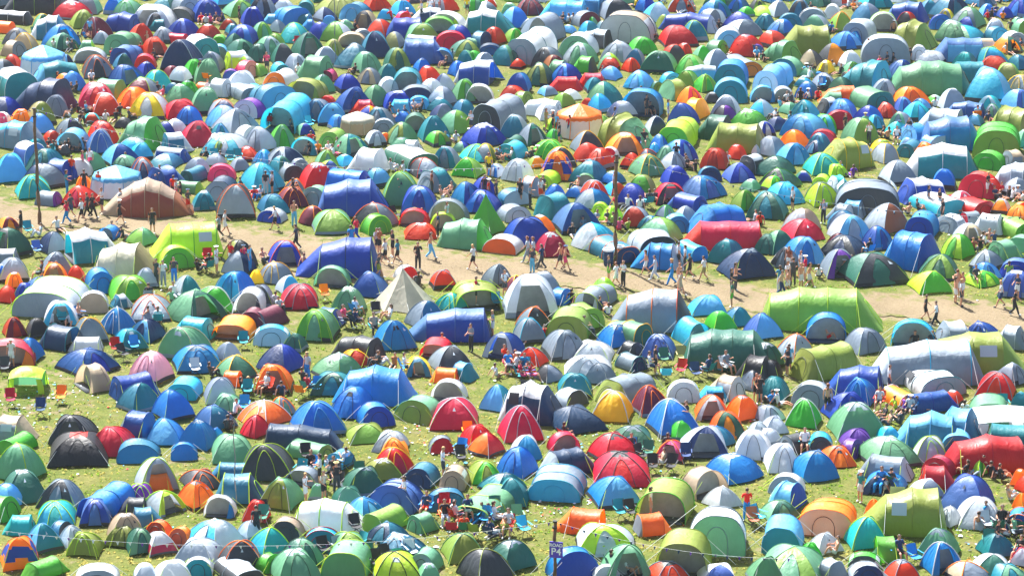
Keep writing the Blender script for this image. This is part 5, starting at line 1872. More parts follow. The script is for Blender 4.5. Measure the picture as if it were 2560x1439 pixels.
PEOPLE = """46 58 c bk dk br
226 95 s lb dk br
212 100 c bl dk br
249 100 c rd dk br
194 108 c dk dk br
136 125 c wh dk br
165 125 c wh dk br
178 128 c dk dk br
599 65 s bk bk br
539 58 c dk dk or
515 62 c wh dk br
528 62 c pk dk br
502 60 c rd dk br
558 58 c bk dk br
502 200 s dk dk br
228 205 c wh dk br
155 215 c dk dk br
148 210 c bk dk br
188 232 c bk dk br
175 238 c dk wh br
394 235 c bk dk br
405 245 c pk wh br
198 288 c bk dk br
218 285 c lb dk br
242 285 c wh dk or
272 285 c gy dk or
298 288 c bk dk br
175 295 c dk wh br
342 295 c lb dk br
325 300 c dk dk br
212 312 c dk dk br
262 305 c wh dk or
288 305 c bk bk br
198 310 c dk gy br
388 150 c dk sk br
370 108 c sk dk or
390 135 c bk wh br
355 135 c rd dk br
150 358 c bk dk br
185 358 c dk dk br
128 360 c gy dk br
292 208 c gy dk br
422 162 c bk dk br
278 150 c cr dk br
522 228 c dk dk br
1054 52 s lt dk br
1076 45 s wh bl br
1092 38 s wh gy br
1168 38 s ye dk br
978 50 c cr dk br
1022 48 c rd dk br
884 78 c bk dk br
831 98 c pk dk br
925 130 c sk dk or
901 182 c gy dk or
885 188 c bk dk br
765 185 c wh dk br
745 185 c wh dk br
668 185 s pk sk br
1050 148 c wh dk br
1070 150 c lb dk br
1108 150 c wh dk br
1130 150 c gy dk br
1112 170 c bk bk br
1096 72 c bk wh br
1116 68 c bk dk br
1190 200 c wh dk br
1035 278 c lt dk br
1052 278 c dk dk br
992 305 c lb dk br
972 285 c bk dk br
1008 295 c nv sk br
1178 332 s wh dk br
1112 360 c lb dk br
1138 358 c wh dk br
1175 355 c dk dk br
672 330 c bk bk br
730 330 c dk bk br
938 360 c wh pu br
1045 250 c dk dk br
755 130 c lb dk br
778 360 c rd dk br
2020 40 c dk dk br
1380 40 c gy dk br
1405 58 c bk dk br
1418 60 c lt dk br
1431 60 c wh bk br
1472 48 c wh dk br
1578 92 c sk dk br
1596 92 c wh bk br
1619 98 c gy dk br
1632 100 c bk dk br
1565 95 c bk wh br
1692 30 c dk sk br
1705 30 c gy dk br
1728 28 c rd dk br
1718 32 c bk gy br
1768 78 c dk dk br
1798 75 c bk dk br
1780 78 c lt nv br
1850 138 c wh dk br
1878 140 c wh dk br
1892 148 c lb dk or
1838 135 c pk dk br
1810 132 c dk te br
1910 155 c bk dk br
1602 272 s sk dk br
1616 290 s dk sk br
1628 288 c dk dk or
1542 298 c dk dk br
1670 302 s lb wh br
1892 250 c wh pk or
1424 345 s rd nv br
1382 332 s dk dk br
1392 338 s lb dk br
1365 330 s kh kh br
1398 360 s bk nv br
1570 360 c dk or br
1510 192 c dk gr br
1598 8 c wh dk br
1588 20 c ye dk br
1650 10 c dk lt br
2030 32 c bk dk br
2100 10 c nv wh br
2120 22 c lt dk or
2135 30 c or dk br
2145 22 c wh dk br
2045 12 c wh lb br
2082 82 c bl dk br
2125 88 c nv dk br
2170 148 s gr dk or
2222 148 s bk bk br
2188 155 c dk lb br
2202 168 c pk dk br
2215 160 c dk bk br
2262 148 c bk dk br
2278 148 c dk gy br
2230 160 c dk dk br
2235 78 c sk bk br
1930 148 c lb dk br
1942 148 c wh dk br
1958 148 c dk dk br
2015 188 c lb dk br
2035 190 c bk bl br
2022 198 c wh lt br
2100 188 c bk dk br
2122 198 c pk dk br
2080 180 c wh bk br
1960 245 c rd dk br
1928 250 c pk dk br
2002 250 c bk dk br
2025 250 c wh dk br
2045 250 c rd te br
1952 272 c lb dk br
1982 260 c dk dk br
1970 258 c wh dk br
1935 302 c lt dk br
1948 310 c dk dk br
1972 310 c sb dk br
2492 38 c nv bk br
2480 45 c dk bk br
2508 52 c or dk br
2472 52 c rd dk br
2528 75 c dk dk br
2532 128 c bk dk br
2548 125 c nv dk br
2518 135 c wh dk br
2112 342 s bk dk br
2162 340 s sg dk or
2172 360 s wh dk br
2205 345 c bk dk br
2220 350 c sk dk br
2235 358 c wh dk br
2272 350 s bk dk br
2125 350 c gy dk br
2245 335 c bl dk br
2448 315 c lb dk br
2475 308 c nv pk br
2338 272 c wh dk br
2442 15 c dk bk br
2502 10 c dk dk br
168 489 s te bl gn
181 449 s rd rb rd
248 489 s rd dk br
168 559 w rd bl br
179 546 w dk nv br
206 556 w wh bk br
221 544 w dk bk br
231 544 w bk bk br
256 534 s wh bk wh
299 558 w bk bk br
304 532 w wh bk br
401 474 s kh dk br
382 584 s bk dk br
54 592 s bk bk br
98 592 c lt lt br
144 579 c wh dk br
435 499 s rd bk br
441 509 s wh pk br
452 514 s bk bk br
471 532 s dk rd br
549 594 w gy bk br
562 586 w wh wh br
308 599 c bk dk br
284 589 g br bk br
208 434 s pk pk or
226 426 s wh pk br
310 414 c nv dk br
519 399 g bk sk br
555 389 c or bk br
550 409 c dk dk br
392 714 s dk dk br
409 716 s wh gy br
436 709 s dk bl br
578 672 s rd wh or
610 676 s rd wh br
542 682 s wh wh br
625 679 s lb bl br
635 499 c rd rd br
120 704 c bk dk br
140 706 c dk dk br
100 702 c dk dk br
635 484 c wh pk br
212 484 s bk dk br
495 682 c bk dk br
520 684 c bk rd br
130 382 c te dk br
145 386 c bk dk br
160 386 c wh bk br
175 379 c bk dk br
208 374 c dk wh br
225 369 c rd dk br
235 374 c wh dk br
152 369 c nv bk br
125 374 c bk bk br
605 476 g dk dk br
560 476 g dk dk br
665 486 s bk lt br
681 486 s wh bk or
648 499 c lt bl br
689 574 w wh bk bl
734 509 s bk bk br
736 566 s sk lb pk
742 624 w dk bk br
878 624 s bl bl br
892 604 w rd rb br
996 509 s bl sk or
942 634 s wh dk br
949 636 s br bk br
964 659 w wh bk br
982 642 s bk bk br
995 659 w sb bk gy
946 694 w dk ol br
1045 674 s bk bk br
1076 646 w sk lb br
1118 566 s lt wh br
1095 592 s wb bk br
1184 674 w wh bk bl
1222 442 s ye bk or
1222 509 s rd dk br
1240 509 s dk dk br
1212 499 s bk dk br
980 429 c wh lt br
1012 434 c wh bl br
1032 556 g wh dk or
1050 556 g sk wh or
1260 396 c wh dk br
1275 402 c wh nv br
1245 404 c dk dk br
775 384 c bk dk br
765 374 c dk dk br
822 386 c wh dk br
838 376 c gy dk br
852 386 c pk dk br
865 384 c kh dk br
875 374 c wh dk br
795 386 c or dk br
835 392 c wh pk br
1125 489 g sk dk br
1105 499 g sk wh br
1080 484 s br dk or
1045 716 g dk dk br
762 669 g sk dk or
658 659 g sk dk br
700 656 g bk dk br
1252 396 c lb dk br
1328 399 c dk dk br
1342 399 c sk dk br
1325 520 s gy bk br
1352 506 s wh rd br
1358 499 s dk dk br
1300 509 s bk bk br
1568 522 c wh dk br
1600 524 c wh bk br
1541 519 c rd bk br
1459 576 c gy bk br
1432 594 c bk wh br
1490 559 c gy dk br
1442 476 c sk dk or
1660 509 c pk sk br
1640 509 c dk sk br
1690 416 s bk bk br
1710 416 c dk dk br
1738 429 c bk bk br
1772 414 c wh dk or
1720 424 c dk bk br
1320 656 w lt gy or
1334 656 w lt dk or
1331 682 s dk lb br
1355 674 w nv dk br
1402 673 w sk sk or
1412 676 w sk pk br
1522 704 s dk gn br
1541 716 w wh wh or
1558 716 s wh bk or
1615 686 w sk wh br
1638 699 w lt lt br
1680 712 w bl bl bl
1698 724 s sk wh or
1725 696 w bk bk br
1712 676 s wh dk br
1696 672 s lt dk br
1760 702 w wh kh br
1838 726 s sk dk br
1828 739 s bk dk br
1885 559 c wh bk br
1900 564 c cr bk br
1568 579 c ol bk br
1548 579 c pk rd br
1578 564 c dk dk br
1520 559 c dk dk br
1528 564 c gr dk br
1620 524 c dk te br
1875 622 c rd bk br
1535 492 s lt dk br
1795 414 c wh te br
1602 359 c bk nv br
1572 376 c dk sk br
1818 412 c wh pk br
1981 526 s wh bk br
2058 559 s gy bk br
2355 414 c sk dk br
2315 439 c bk rd br
2325 439 c wh dk br
2392 439 c wh bk br
2402 436 c wh dk br
2105 439 c bl dk br
2132 444 c pu pu br
2468 494 s bk wh bl
2480 494 c bk dk br
2490 499 c nv dk br
2502 489 c rd bk br
2548 499 c lt bk or
2530 502 c wh dk br
2555 509 c wh dk br
2520 499 c bk dk br
2320 524 s nv lt br
2348 532 s bk lt br
2298 532 g dk dk br
2272 539 g sk dk or
2355 559 s bk bk br
2388 534 c rd rd br
2172 644 c bk dk br
1971 682 s br sk br
1968 719 s wh gy br
1982 714 s dk dk gn
2000 692 s wh lt or
2002 724 s sk wh or
2012 704 s rd wh or
2022 719 w sk wh br
1949 729 s sb lt br
2048 696 c wh dk br
2130 676 c bk dk br
2115 689 c sk dk br
2475 609 g sk dk or
2452 626 c bk dk br
2435 632 c br dk or
2488 612 c nv pu br
2392 744 s sk sk or
2405 744 s sk sk br
2442 714 c dk dk br
2520 719 s gr sk br
2542 749 s nv wh br
2465 616 c wh dk br
130 816 c wh dk br
175 819 g wh nv br
199 809 c sk dk br
364 804 g sk sk br
388 799 g sk bk or
395 819 c wh te or
372 759 c bk bk br
435 744 g wh lt br
430 759 g sg dk br
30 919 s wh wh bl
620 982 c wh bk bl
608 984 c bk bk br
528 944 g dk dk br
455 792 g sk dk br
585 1042 g wh bk br
338 1089 c sk tn br
570 1079 c dk bk br
692 764 c wh bk br
890 794 c wh kh br
870 819 c pk bk br
972 802 c wh tn br
898 819 c nv bk br
938 829 c tn bk br
1178 879 s gy bk br
1232 842 s gy sk bl
1262 742 s lt dk br
1190 762 s rd sk br
986 922 g br dk gn
1015 939 c wh dk br
658 969 c bk dk bl
769 954 s lt bl bl
770 989 c rd dk br
758 959 g dk dk br
665 989 c wh bk br
705 992 c nv dk br
1268 919 c bl sk or
1242 946 c wh kh br
940 916 g dk dk br
952 916 g dk lt br
698 779 c lt dk br
1105 869 g sk dk or
1265 904 g rd dk br
1829 768 s dg gn br
1700 739 w tn tn br
1432 759 g bk dk br
1505 779 c nv bk br
1520 792 c wh nv br
1318 854 c bk wh or
1628 936 c wh nv br
1638 934 s bk bk br
1800 929 c sk lb br
1814 929 c gy wh br
1770 944 c nv dk br
1890 1004 s sk bk or
1898 1009 s bk bk br
1715 1076 s bk bk br
1290 939 c wh dk or
1329 959 c cr pk br
1304 959 c rd pk br
1288 914 g sk wh or
1465 844 c sk dk br
1358 849 g rd sk br
1310 939 c bl dk br
1952 739 w tn nv br
1971 734 w sk wh br
2388 758 s sk wh br
2402 766 s wh sk bl
2312 799 w bk bk br
2340 816 w wh bk br
2502 768 w wh nv bl
2534 788 w bk bk br
2289 869 g bk dk br
2330 866 g dk dk br
2358 869 g dk bk br
1971 934 s lb dk br
1968 939 s bk bk br
2222 982 s wh nv br
2068 1034 s sk bk or
1928 1014 c bl dk br
1948 1016 c wh sk br
2199 1024 c wh dk br
2242 1029 g ly dk or
2262 1032 g pu dk br
2298 1034 g bl dk br
2415 1039 g wh dk br
2210 1054 c bk sk br
2252 1064 c dk dk br
2222 1069 c sk dk br
2275 1044 c lt sk br
2070 849 g sk rd br
800 1215 s wh bk wc
1108 1198 s wh dk bl
1011 1272 s wh gy br
1142 1296 c wh bk bk
1200 1304 c nv bl br
1215 1304 c lb bl br
1224 1312 c wh lt bl
1065 1292 c nv rd br
642 1344 s bk bk br
776 1184 c bk dk or
821 1182 c lt lt bl
862 1179 c wh kh br
831 1204 c bk bk br
842 1234 s bk dk br
810 1252 s cm bk br
764 1259 s wh wh bl
1140 1312 c lt nv br
1174 1314 c nv sk br
1140 1329 c br bk br
1160 1332 c rd nv br
1240 1319 c wh wh br
1106 1324 c bk lt br
1270 1339 c wh rd br
1258 1344 c ol dk br
1228 1346 c nv wh br
1415 1112 c bk dk br
1626 1294 s wh tn br
1866 1299 s rd bl br
1574 1439 c wh bk or
1534 1436 c bk lt br
1655 1164 c tn sk br
1578 1144 c dk dk br
1670 1139 c dk dk br
2012 1132 c wh bk br
2150 1254 s te sk br
2202 1232 c bl bl br
2212 1232 c wh nv br
2231 1229 c dk sk br
2410 1186 g wh wh bl
2414 1192 g bk sk br
2455 1186 g sk gy br
2482 1196 g bk dk br
2506 1204 g bk bk br
2526 1254 g tn lt bl
2446 1324 c sk sk br
2469 1316 c bl sk br
2506 1319 c bk wh br
2528 1329 c bk dk br
2554 1326 c gy sk br
2492 1382 s bk lt br
2540 1352 c sg dk br
2089 1389 g sk sk pk
2258 1399 c nv sk br
2550 1404 c bk dk br
2525 1342 c sk wh br"""
chairs = []
for l in CHAIRS.strip().split('\n'):
    f = l.split(); chairs.append(dict(u=float(f[0]), v=float(f[1]), c=f[2], yaw=float(f[3]) + random.uniform(-20, 20)))
people = []
for i, l in enumerate(PEOPLE.strip().split('\n')):
    f = l.split(); rnd = random.Random(i * 3 + 5)
    p = dict(u=float(f[0]), v=float(f[1]), pose=f[2], top=f[3], bot=f[4], hair=(f[5] if len(f) > 5 else 'br'), i=i, h=rnd.uniform(.94, 1.05))
    if p['hair'] not in ('br', 'bl', 'or'): p['hair'] = 'br'
    if p['top'] == 'wb': p['top'] = 'nv'
    p['yaw'] = rnd.uniform(-180, 180)
    if p['pose'] == 'w': p['yaw'] = rnd.choice((-12, 168)) + rnd.uniform(-15, 15)
    if p['pose'] == 's': p['yaw'] = rnd.choice((-90, 90, -140, -40, 0, 180)) + rnd.uniform(-20, 20)
    p['seat'] = p['pose'] == 'c' and p['v'] > 640 and rnd.random() < .6 and not any(abs(c['u'] - p['u']) < 14 and abs(c['v'] - p['v']) < 16 for c in chairs)
    if p['pose'] == 'c' and not p['seat']:
        near = [c for c in chairs if abs(c['u'] - p['u']) < 9 and abs(c['v'] - p['v']) < 14 and not c.get('used')]
        if near: c = near[0]; c['used'] = True; p['seat'] = True; p['u'], p['v'], p['yaw'] = c['u'], c['v'], c['yaw']
    elif p['seat']:
        chairs.append(dict(u=p['u'], v=p['v'], c=rnd.choice(['bk', 'dk', 'gn', 'nv', 'bl', 'te', 'rd', 'gy']), yaw=p['yaw'], used=True))
    people.append(p)
cl = [CN[c['c']] + (' folding camp chair with someone sitting in it' if c.get('used') else ' folding camp chair standing empty') for c in chairs]
labs = make_labels(chairs, cl, [rel(c, vis, 60, 45) for c in chairs], [zone(c['u'], c['v']) for c in chairs], [edge(c['u'], c['v']) for c in chairs])
for c, l in zip(chairs, labs):
    root = bpy.data.objects.new('camp_chair', None); COL.objects.link(root); p = gp(c['u'], c['v']); root.location = (p.x, p.y + .25, 0); root.rotation_euler = (0, 0, R(c['yaw']))
    tag(root, l, 'camp chair', 'folding camp chairs beside the tents'); dup_parts(CHP, root, {'gn': 'dg', 'rd': 'cr'}.get(c['c'], c['c'])); c['p'] = root.location.copy()

# ------------------------------------------------------------------ people
def body(pose, var):
    """joints facing +X -> body mesh plus clothing meshes"""
    J = {}; E = []
    def j(n_, p, r, par=None):
        J[n_] = (len(J), Vector(p), r)
        if par: E.append((J[par][0], J[n_][0]))
    if pose in ('s', 'w'): pz, tilt = .93, (.04 if pose == 'w' else 0)
    elif pose == 'g': pz, tilt = .13, -.12
    else: pz, tilt = .50, -.10
    j('pel', (0, 0, pz), .125)
    j('spine', (tilt * .5 - .01, 0, pz + .17), .112, 'pel'); j('chest', (tilt, 0, pz + .38), .135, 'spine')
    j('neck', (tilt * 1.2, 0, pz + .55), .052, 'chest'); j('head0', (tilt * 1.2 + .02, 0, pz + .63), .078, 'neck'); j('head1', (tilt * 1.2 + .02, 0, pz + .71), .088, 'head0'); j('head2', (tilt * 1.2 + .01, 0, pz + .775), .06, 'head1')
    arms = []
    for s_, nm in ((1, 'l'), (-1, 'r')):
        sh = Vector((tilt, s_ * .175, pz + .47)); j('sh' + nm, sh, .052, 'chest')
        if pose == 's' and var == 0: el = sh + Vector((-.02, s_ * .06, -.27)); wr = el + Vector((.07, s_ * .0, -.24))
        elif pose == 's': el = sh + Vector((.02, s_ * .08, -.26)); wr = el + Vector((.2, -s_ * .06, .06 if s_ > 0 else -.1))
        elif pose == 'w': el = sh + Vector((s_ * .10 - .02, s_ * .05, -.25)); wr = el + Vector((s_ * .13 + .08, 0, -.18))
        elif pose == 'g' and var == 0: el = sh + Vector((.14, s_ * .07, -.2)); wr = el + Vector((.2, -s_ * .05, .03))
        elif pose == 'g': el = sh + Vector((-.16, s_ * .06, -.2)); wr = el + Vector((-.12, s_ * .02, -.2))
        else: el = sh + Vector((.06, s_ * .07, -.24)); wr = el + Vector((.22, -s_ * .03 * (1 + var), .02 + .12 * var * s_))
        j('el' + nm, el, .038, 'sh' + nm); j('wr' + nm, wr, .026, 'el' + nm)
        d = (wr - el).normalized(); j('pm' + nm, wr + d * .075, .032, 'wr' + nm); arms.append((wr, wr + d * .08, d, s_))
        hp = Vector((0, s_ * .085, pz - .05)); j('hip' + nm, hp, .088, 'pel')
        if pose == 's': kn = hp + Vector((.02, s_ * .02, -.40)); an = kn + Vector((-.03, s_ * .015, -.42))
        elif pose == 'w': kn = hp + Vector((.17 if s_ > 0 else .02, 0, -.38)); an = kn + (Vector((.12, 0, -.38)) if s_ > 0 else Vector((-.28, 0, -.30)))
        elif pose == 'g' and var == 0: kn = hp + Vector((.34, s_ * .10, .34)); an = kn + Vector((.16, -s_ * .05, -.36))
        elif pose == 'g': kn = hp + Vector((.40, s_ * .07, .12)); an = kn + Vector((.38, -s_ * .05, -.13))
        else: kn = hp + Vector((.42, s_ * .06, .04)); an = kn + Vector((.06 + .06 * var, s_ * .02, -.42))
        j('kn' + nm, kn, .058, 'hip' + nm); j('an' + nm, an, .036, 'kn' + nm)
        to = an + Vector((.15, 0, -.05 if pose != 'w' or s_ > 0 else -.06)); j('toe' + nm, to, .034, 'an' + nm)
    me = bpy.data.meshes.new('skeleton'); me.from_pydata([J[k][1] for k in J], E, []); o = bpy.data.objects.new('skeleton', me); COL.objects.link(o)
    md = o.modifiers.new('s', 'SKIN'); md.use_smooth_shade = True; md.branch_smoothing = .3
    for k in J:
        v = me.skin_vertices[0].data[J[k][0]]; r = J[k][2]; v.radius = (r, r)
        if k in ('spine', 'chest', 'pel'): v.radius = (r * 1.15, r * .82)
    me.skin_vertices[0].data[0].use_root = True
    o.modifiers.new('u', 'SUBSURF').levels = 1
    dg = bpy.context.evaluated_depsgraph_get(); ev = o.evaluated_get(dg); em = ev.to_mesh()
    V = np.array([v.co[:] for v in em.vertices]); Fc = [tuple(p.vertices) for p in em.polygons]; N_ = np.array([v.normal[:] for v in em.vertices])
    ev.to_mesh_clear(); bpy.data.objects.remove(o)
    segs = {'torso': [('pel', 'spine'), ('spine', 'chest'), ('chest', 'shl'), ('chest', 'shr')], 'neck': [('neck', 'head0')], 'head': [('head0', 'head1'), ('head1', 'head2')],
            'uarm': [('shl', 'ell'), ('shr', 'elr')], 'farm': [('ell', 'wrl'), ('elr', 'wrr'), ('wrl', 'pml'), ('wrr', 'pmr')], 'hips': [('pel', 'hipl'), ('pel', 'hipr')],
            'thigh': [('hipl', 'knl'), ('hipr', 'knr')], 'calf': [('knl', 'anl'), ('knr', 'anr')], 'foot': [('anl', 'toel'), ('anr', 'toer')]}
    names = []; A = []; B = []
    for k, ss in segs.items():
        for a, b in ss: names.append(k); A.append(J[a][1]); B.append(J[b][1])
    A = np.array([a[:] for a in A]); B = np.array([b[:] for b in B])
    Cn = np.array([V[list(f)].mean(0) for f in Fc]); fl = []
    for c in Cn:
        d = B - A; tt = np.clip(((c - A) * d).sum(1) / (d * d).sum(1), 0, 1); ds = np.linalg.norm(A + d * tt[:, None] - c, axis=1); fl.append(names[int(ds.argmin())])
    def sub(keep, off, mats, name, extra=None):
        idx = {}; vs = []; fs = []
        for f, k, c in zip(Fc, fl, Cn):
            if keep(k, c):
                q = []
                for i in f:
                    if i not in idx: idx[i] = len(vs); vs.append(V[i] + N_[i] * off)
                    q.append(idx[i])
                fs.append(tuple(q))
        g = Geo(); g.add(vs, fs)
        if extra: extra(g)
        return g.mesh(name, mats)
    hc = J['head1'][1]
    g = Geo(); g.add(V, Fc, 0)
    # nose, ears, eyes, mouth, and the five fingers of each hand
    g.tube([hc + Vector((.078, 0, .01)), hc + Vector((.104, 0, -.022))], .009, n=5, r2=.014); g.tube([hc + Vector((.08, -.02, -.055)), hc + Vector((.086, 0, -.055)), hc + Vector((.08, .02, -.055))], .005, m=1, n=4)
    for s_ in (-1, 1):
        g.box(hc + Vector((-.005, s_ * .088, -.01)), (.03, .014, .045)); g.box(hc + Vector((.08, s_ * .03, .012)), (.012, .018, .01), 1)
    for wr, pm, d, s_ in arms:
        side = d.cross(Vector((0, 0, 1))); side = side.normalized() if side.length > .2 else Vector((1, 0, 0)); up = side.cross(d)
        for k, ln in enumerate((.07, .08, .075, .06)):
            b0 = pm + side * ((k - 1.5) * .017) - d * .01; b1 = b0 + d * ln * .5 - up * .008; b2 = b1 + d * ln * .4 - up * .022; g.tube([b0, b1, b2], .0085, n=5, r2=.006)
        b0 = wr + d * .025 + side * .025; g.tube([b0, b0 + side * .028 + d * .022, b0 + side * .034 + d * .05 - up * .01], .0095, n=5, r2=.007)
    lo_ = min(v[2] for v in V); out = {'low': lo_, 'body': g.mesh('person', [M_SKIN, M_EYE])}
    tz = J['pel'][1].z
    out['shirt'] = sub(lambda k, c: k == 'torso' or k == 'uarm' and (Vector(c) - J['shl' if c[1] > 0 else 'shr'][1]).length < .19, .016, [fabric('wh', 'cloth')], 'shirt')
    out['shorts'] = sub(lambda k, c: k == 'hips' or (k == 'torso' and c[2] < tz + .05) or (k == 'thigh' and (Vector(c) - J['hipl' if c[1] > 0 else 'hipr'][1]).length < .3), .02, [fabric('dk', 'cloth')], 'shorts')
    out['trousers'] = sub(lambda k, c: k in ('hips', 'thigh', 'calf') or (k == 'torso' and c[2] < tz + .05), .02, [fabric('dk', 'cloth')], 'trousers')
    out['shoeL'] = sub(lambda k, c: k == 'foot' and c[1] > 0, .012, [M_SHOE], 'shoe'); out['shoeR'] = sub(lambda k, c: k == 'foot' and c[1] <= 0, .012, [M_SHOE], 'shoe')
    out['hair'] = sub(lambda k, c: k == 'head' and (c[2] > hc.z + .015 or c[0] < hc.x - .015) and not (c[0] > hc.x + .045 and c[2] < hc.z + .05), .014, [M_HAIR['br']], 'hair')
    def long_(g): g.tube([hc + Vector((-.06, 0, .02)), hc + Vector((-.085, 0, -.08)), hc + Vector((-.09, 0, -.2)), hc + Vector((-.085, 0, -.3))], .062, n=8, r2=.03)
    out['long'] = sub(lambda k, c: k == 'head' and (c[2] > hc.z + .015 or c[0] < hc.x - .015) and not (c[0] > hc.x + .045 and c[2] < hc.z + .05), .016, [M_HAIR['br']], 'hair', long_)
    def brim(g): g.tube([hc + Vector((-.01, 0, .03)), hc + Vector((-.01, 0, .036))], .15, n=12)
    out['hat'] = sub(lambda k, c: k == 'head' and c[2] > hc.z + .03, .024, [fabric('wh', 'cloth')], 'hat', brim)
    return out
BODIES = {(p, v): body(p, v) for p in 'swgc' for v in (0, 1)}
people.sort(key=lambda p: -p['v'])
POSE = {'s': 'standing', 'w': 'walking', 'c': 'sitting', 'g': 'sitting'}
def plook(p):
    top = 'with bare arms and shoulders' if p['top'] == 'sk' else 'in a ' + CN[p['top']] + ' top'
    if p['top'] == 'or': top = 'in an orange top'
    if p['top'] == 'ol': top = 'in an olive top'
    return POSE[p['pose']] + ' person ' + top
pl = make_labels(people, [plook(p) for p in people], [rel(p, vis, 60, 45) for p in people], [zone(p['u'], p['v']) for p in people], [edge(p['u'], p['v']) for p in people])
for i in range(len(pl)):
    if pl.count(pl[i]) > 1:      # two alike: tell them apart by what they wear below
        q = pl[i].replace(' in the near field', '').replace(' in the far field', '').replace(' by the dirt path', '').replace(' top', ' top and %s bottoms' % CN.get(people[i]['bot'], 'short')).replace('shoulders', 'shoulders and %s bottoms' % CN.get(people[i]['bot'], 'short'), 1)
        if len(q.split()) <= 16: pl[i] = q
crowd = Geo(); crowd_m = []; ci = {}
for n_, (p, l) in enumerate(zip(people, pl)):
    rnd = random.Random(p['i'] + 99); pose = p['pose']
    if pose == 'c' and not p['seat']: pose = 'g'
    B = BODIES[(pose, rnd.randint(0, 1))]; q = gp(p['u'], p['v']); loc = Vector((q.x, q.y + (.25 if pose in 'cg' else 0), -B['low'] if pose != 'c' else 0))
    if pose == 'c' and p['seat']: loc.z = 0.0
    items = [('body', M_SKIN, None)]
    longleg = p['bot'] in ('lt', 'gy', 'rb', 'lb', 'bl') or (p['bot'] in ('bk', 'dk', 'nv') and rnd.random() < .35)
    if p['top'] != 'sk': items.append(('shirt', fabric(p['top'], 'cloth'), 'shirt'))
    items.append(('trousers' if longleg else 'shorts', fabric(p['bot'] if p['bot'] != 'sk' else ('dk' if rnd.random() < .5 else 'wh'), 'cloth'), 'trousers' if longleg else 'shorts'))
    sm = M_SHOEW if rnd.random() < .5 else M_SHOE; items += [('shoeL', sm, 'shoe'), ('shoeR', sm, 'shoe')]
    hr = rnd.choice(('hair', 'hair', 'long')); items.append((hr, M_HAIR[p['hair']], 'hair'))
    if rnd.random() < .08: items.append(('hat', fabric(rnd.choice(('wh', 'wh', 'nv', 'kh')), 'cloth'), 'hat'))
    if n_ < 300:
        root = None
        for key, mat, nm in items:
            o = bpy.data.objects.new('person' if key == 'body' else nm, B[key]); COL.objects.link(o)
            if key == 'body': root = o; o.location = loc; o.rotation_euler = (0, 0, R(p['yaw'])); o.scale = (p['h'],) * 3; tag(o, l, 'person', 'people camping and walking in the festival field')
            else:
                o.parent = root; o.material_slots[0].link = 'OBJECT'; o.material_slots[0].material = mat
    else:
        c, s_ = math.cos(R(p['yaw'])) * p['h'], math.sin(R(p['yaw'])) * p['h']
        for key, mat, nm in items:
            me = B[key]; V = np.empty(len(me.vertices) * 3); me.vertices.foreach_get('co', V); V = V.reshape(-1, 3)
            V2 = np.stack([V[:, 0] * c - V[:, 1] * s_ + loc.x, V[:, 0] * s_ + V[:, 1] * c + loc.y, V[:, 2] * p['h'] + loc.z], -1)
            if mat.name not in ci: ci[mat.name] = len(crowd_m); crowd_m.append(mat)
            crowd.add(V2, [tuple(f.vertices) for f in me.polygons], ci[mat.name])
tag(obj('crowd', crowd.mesh('crowd', crowd_m)), 'small distant people sitting and standing among the far tents', kind='stuff')

# ------------------------------------------------------------------ litter and grass tufts
rnd = random.Random(3); lit = Geo(); mats = [fabric('wh', 'cloth'), fabric('lt', 'cloth'), fabric('lb', 'cloth'), fabric('sg', 'cloth'), fabric('rd', 'cloth'), fabric('dk', 'cloth')]
spots = [(1050, 1100, 90, 30, 90), (1180, 1165, 60, 25, 60), (1400, 1260, 110, 30, 110), (60, 1020, 60, 30, 50), (180, 1000, 60, 40, 60), (300, 1090, 60, 40, 40), (1550, 1105, 80, 30, 60), (1120, 770, 40, 20, 20), (1060, 1350, 80, 40, 60), (2440, 1340, 60, 30, 40), (2120, 1100, 60, 30, 30), (1880, 1090, 60, 20, 40)]
cand = [(rnd.uniform(-40, 2600), rnd.uniform(0, 1480)) for _ in range(600)] + [(rnd.gauss(a, c), rnd.gauss(b, d)) for a, b, c, d, n_ in spots for _ in range(n_)]
for u, v in cand:
    if float(path_d(np.array([u]), np.array([v]))[0]) > 0 and rnd.random() < .85: continue
    p = gp(u, v); r = rnd.uniform(.02, .09) * (1.5 if rnd.random() < .1 else 1); n_ = 6; vs = [(p.x, p.y, r * rnd.uniform(.4, .9))]
    for k in range(n_): vs.append((p.x + math.cos(k * 1.05) * r * rnd.uniform(.5, 1.4), p.y + math.sin(k * 1.05) * r * rnd.uniform(.5, 1.4), rnd.uniform(.002, .05)))
    lit.add(vs, [(0, 1 + k, 1 + (k + 1) % n_) for k in range(n_)], rnd.choice((0, 0, 0, 0, 1, 1, 2, 3, 4, 5)))
tag(obj('litter', lit.mesh('litter', mats, False)), 'scattered paper and plastic litter on the grass', kind='stuff')
M_G = [plain('grass_blade_green', '62802c', .8, noise=.2, scale=.8), plain('grass_blade_straw', 'a39a56', .8, noise=.2, scale=.8)]
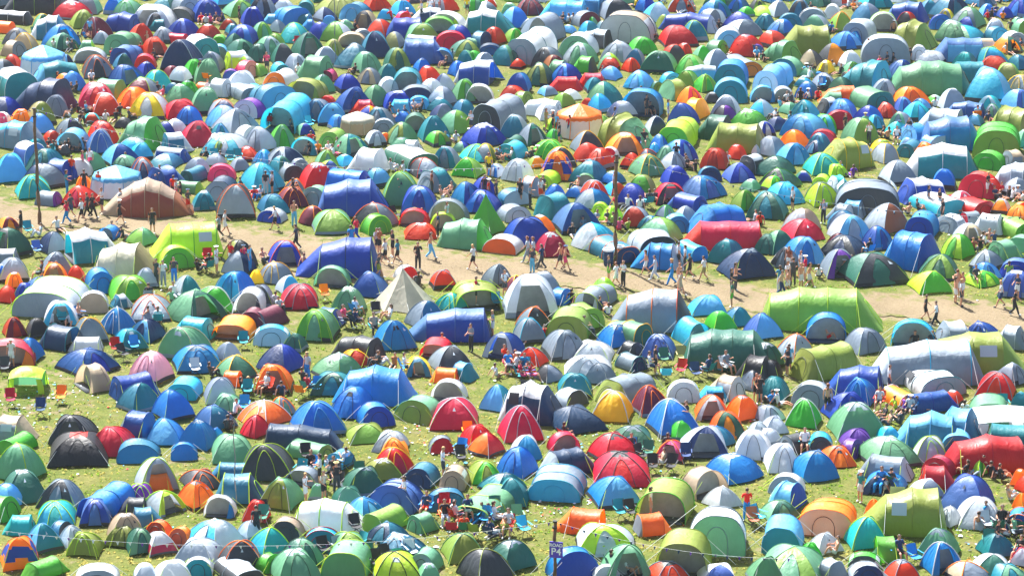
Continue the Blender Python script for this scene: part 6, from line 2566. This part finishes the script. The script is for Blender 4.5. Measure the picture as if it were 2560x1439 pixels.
for m, c in zip(M_G, ('7f9e38', 'b4aa62')):   # blades let the sun through
    n = m.node_tree; tr = n.nodes.new('ShaderNodeBsdfTranslucent'); tr.inputs[0].default_value = lin(c); mx = n.nodes.new('ShaderNodeMixShader'); mx.inputs[0].default_value = .6
    n.links.new(n.nodes['Principled BSDF'].outputs[0], mx.inputs[1]); n.links.new(tr.outputs[0], mx.inputs[2]); n.links.new(mx.outputs[0], n.nodes['Material Output'].inputs[0])
rg = np.random.default_rng(5); tv = []; tf = []; tm = []
for k in range(26000):
    u = rg.uniform(-40, 2600); v = rg.uniform(-10, 1470)
    pd = float(path_d(np.array([u]), np.array([v]))[0])
    if pd > -9: continue
    p = gp(u, v); b = len(tv); r = rg.uniform(.05, .14); hgt = rg.uniform(.02, .07)
    for j in range(3):
        a = rg.uniform(0, 6.28); tv += [(p.x + math.cos(a) * r, p.y + math.sin(a) * r, -.03), (p.x + math.cos(a + 2.2) * r, p.y + math.sin(a + 2.2) * r, -.03), (p.x + math.cos(a + 1) * r * .6, p.y + math.sin(a + 1) * r * .6, hgt)]
        tf.append((b + j * 3, b + j * 3 + 1, b + j * 3 + 2)); tm.append(0 if (math.sin(p.x * .4) + math.cos(p.y * .37) + rg.normal(0, .8)) > 0 else 1)
me = mesh('grass_tufts', tv, tf, M_G, tm, False); tag(obj('grass_tufts', me), 'tufts of grass standing in the trampled turf', kind='stuff')

# ------------------------------------------------------------------ the hazy summer air
HAZE = 0.00007
if HAZE:
    g = Geo(); g.box((0, 20, 27.5), (260, 420, 57)); m = bpy.data.materials.new('haze'); m.use_nodes = True; n = m.node_tree; n.nodes.remove(n.nodes['Principled BSDF'])
    pv = n.nodes.new('ShaderNodeVolumePrincipled'); pv.inputs['Density'].default_value = HAZE; pv.inputs['Color'].default_value = (.86, .91, 1, 1); pv.inputs['Anisotropy'].default_value = .2
    n.links.new(pv.outputs[0], n.nodes['Material Output'].inputs['Volume'])
    tag(obj('haze', g.mesh('haze', [m], False)), 'thin pale summer haze over the whole field', kind='stuff')
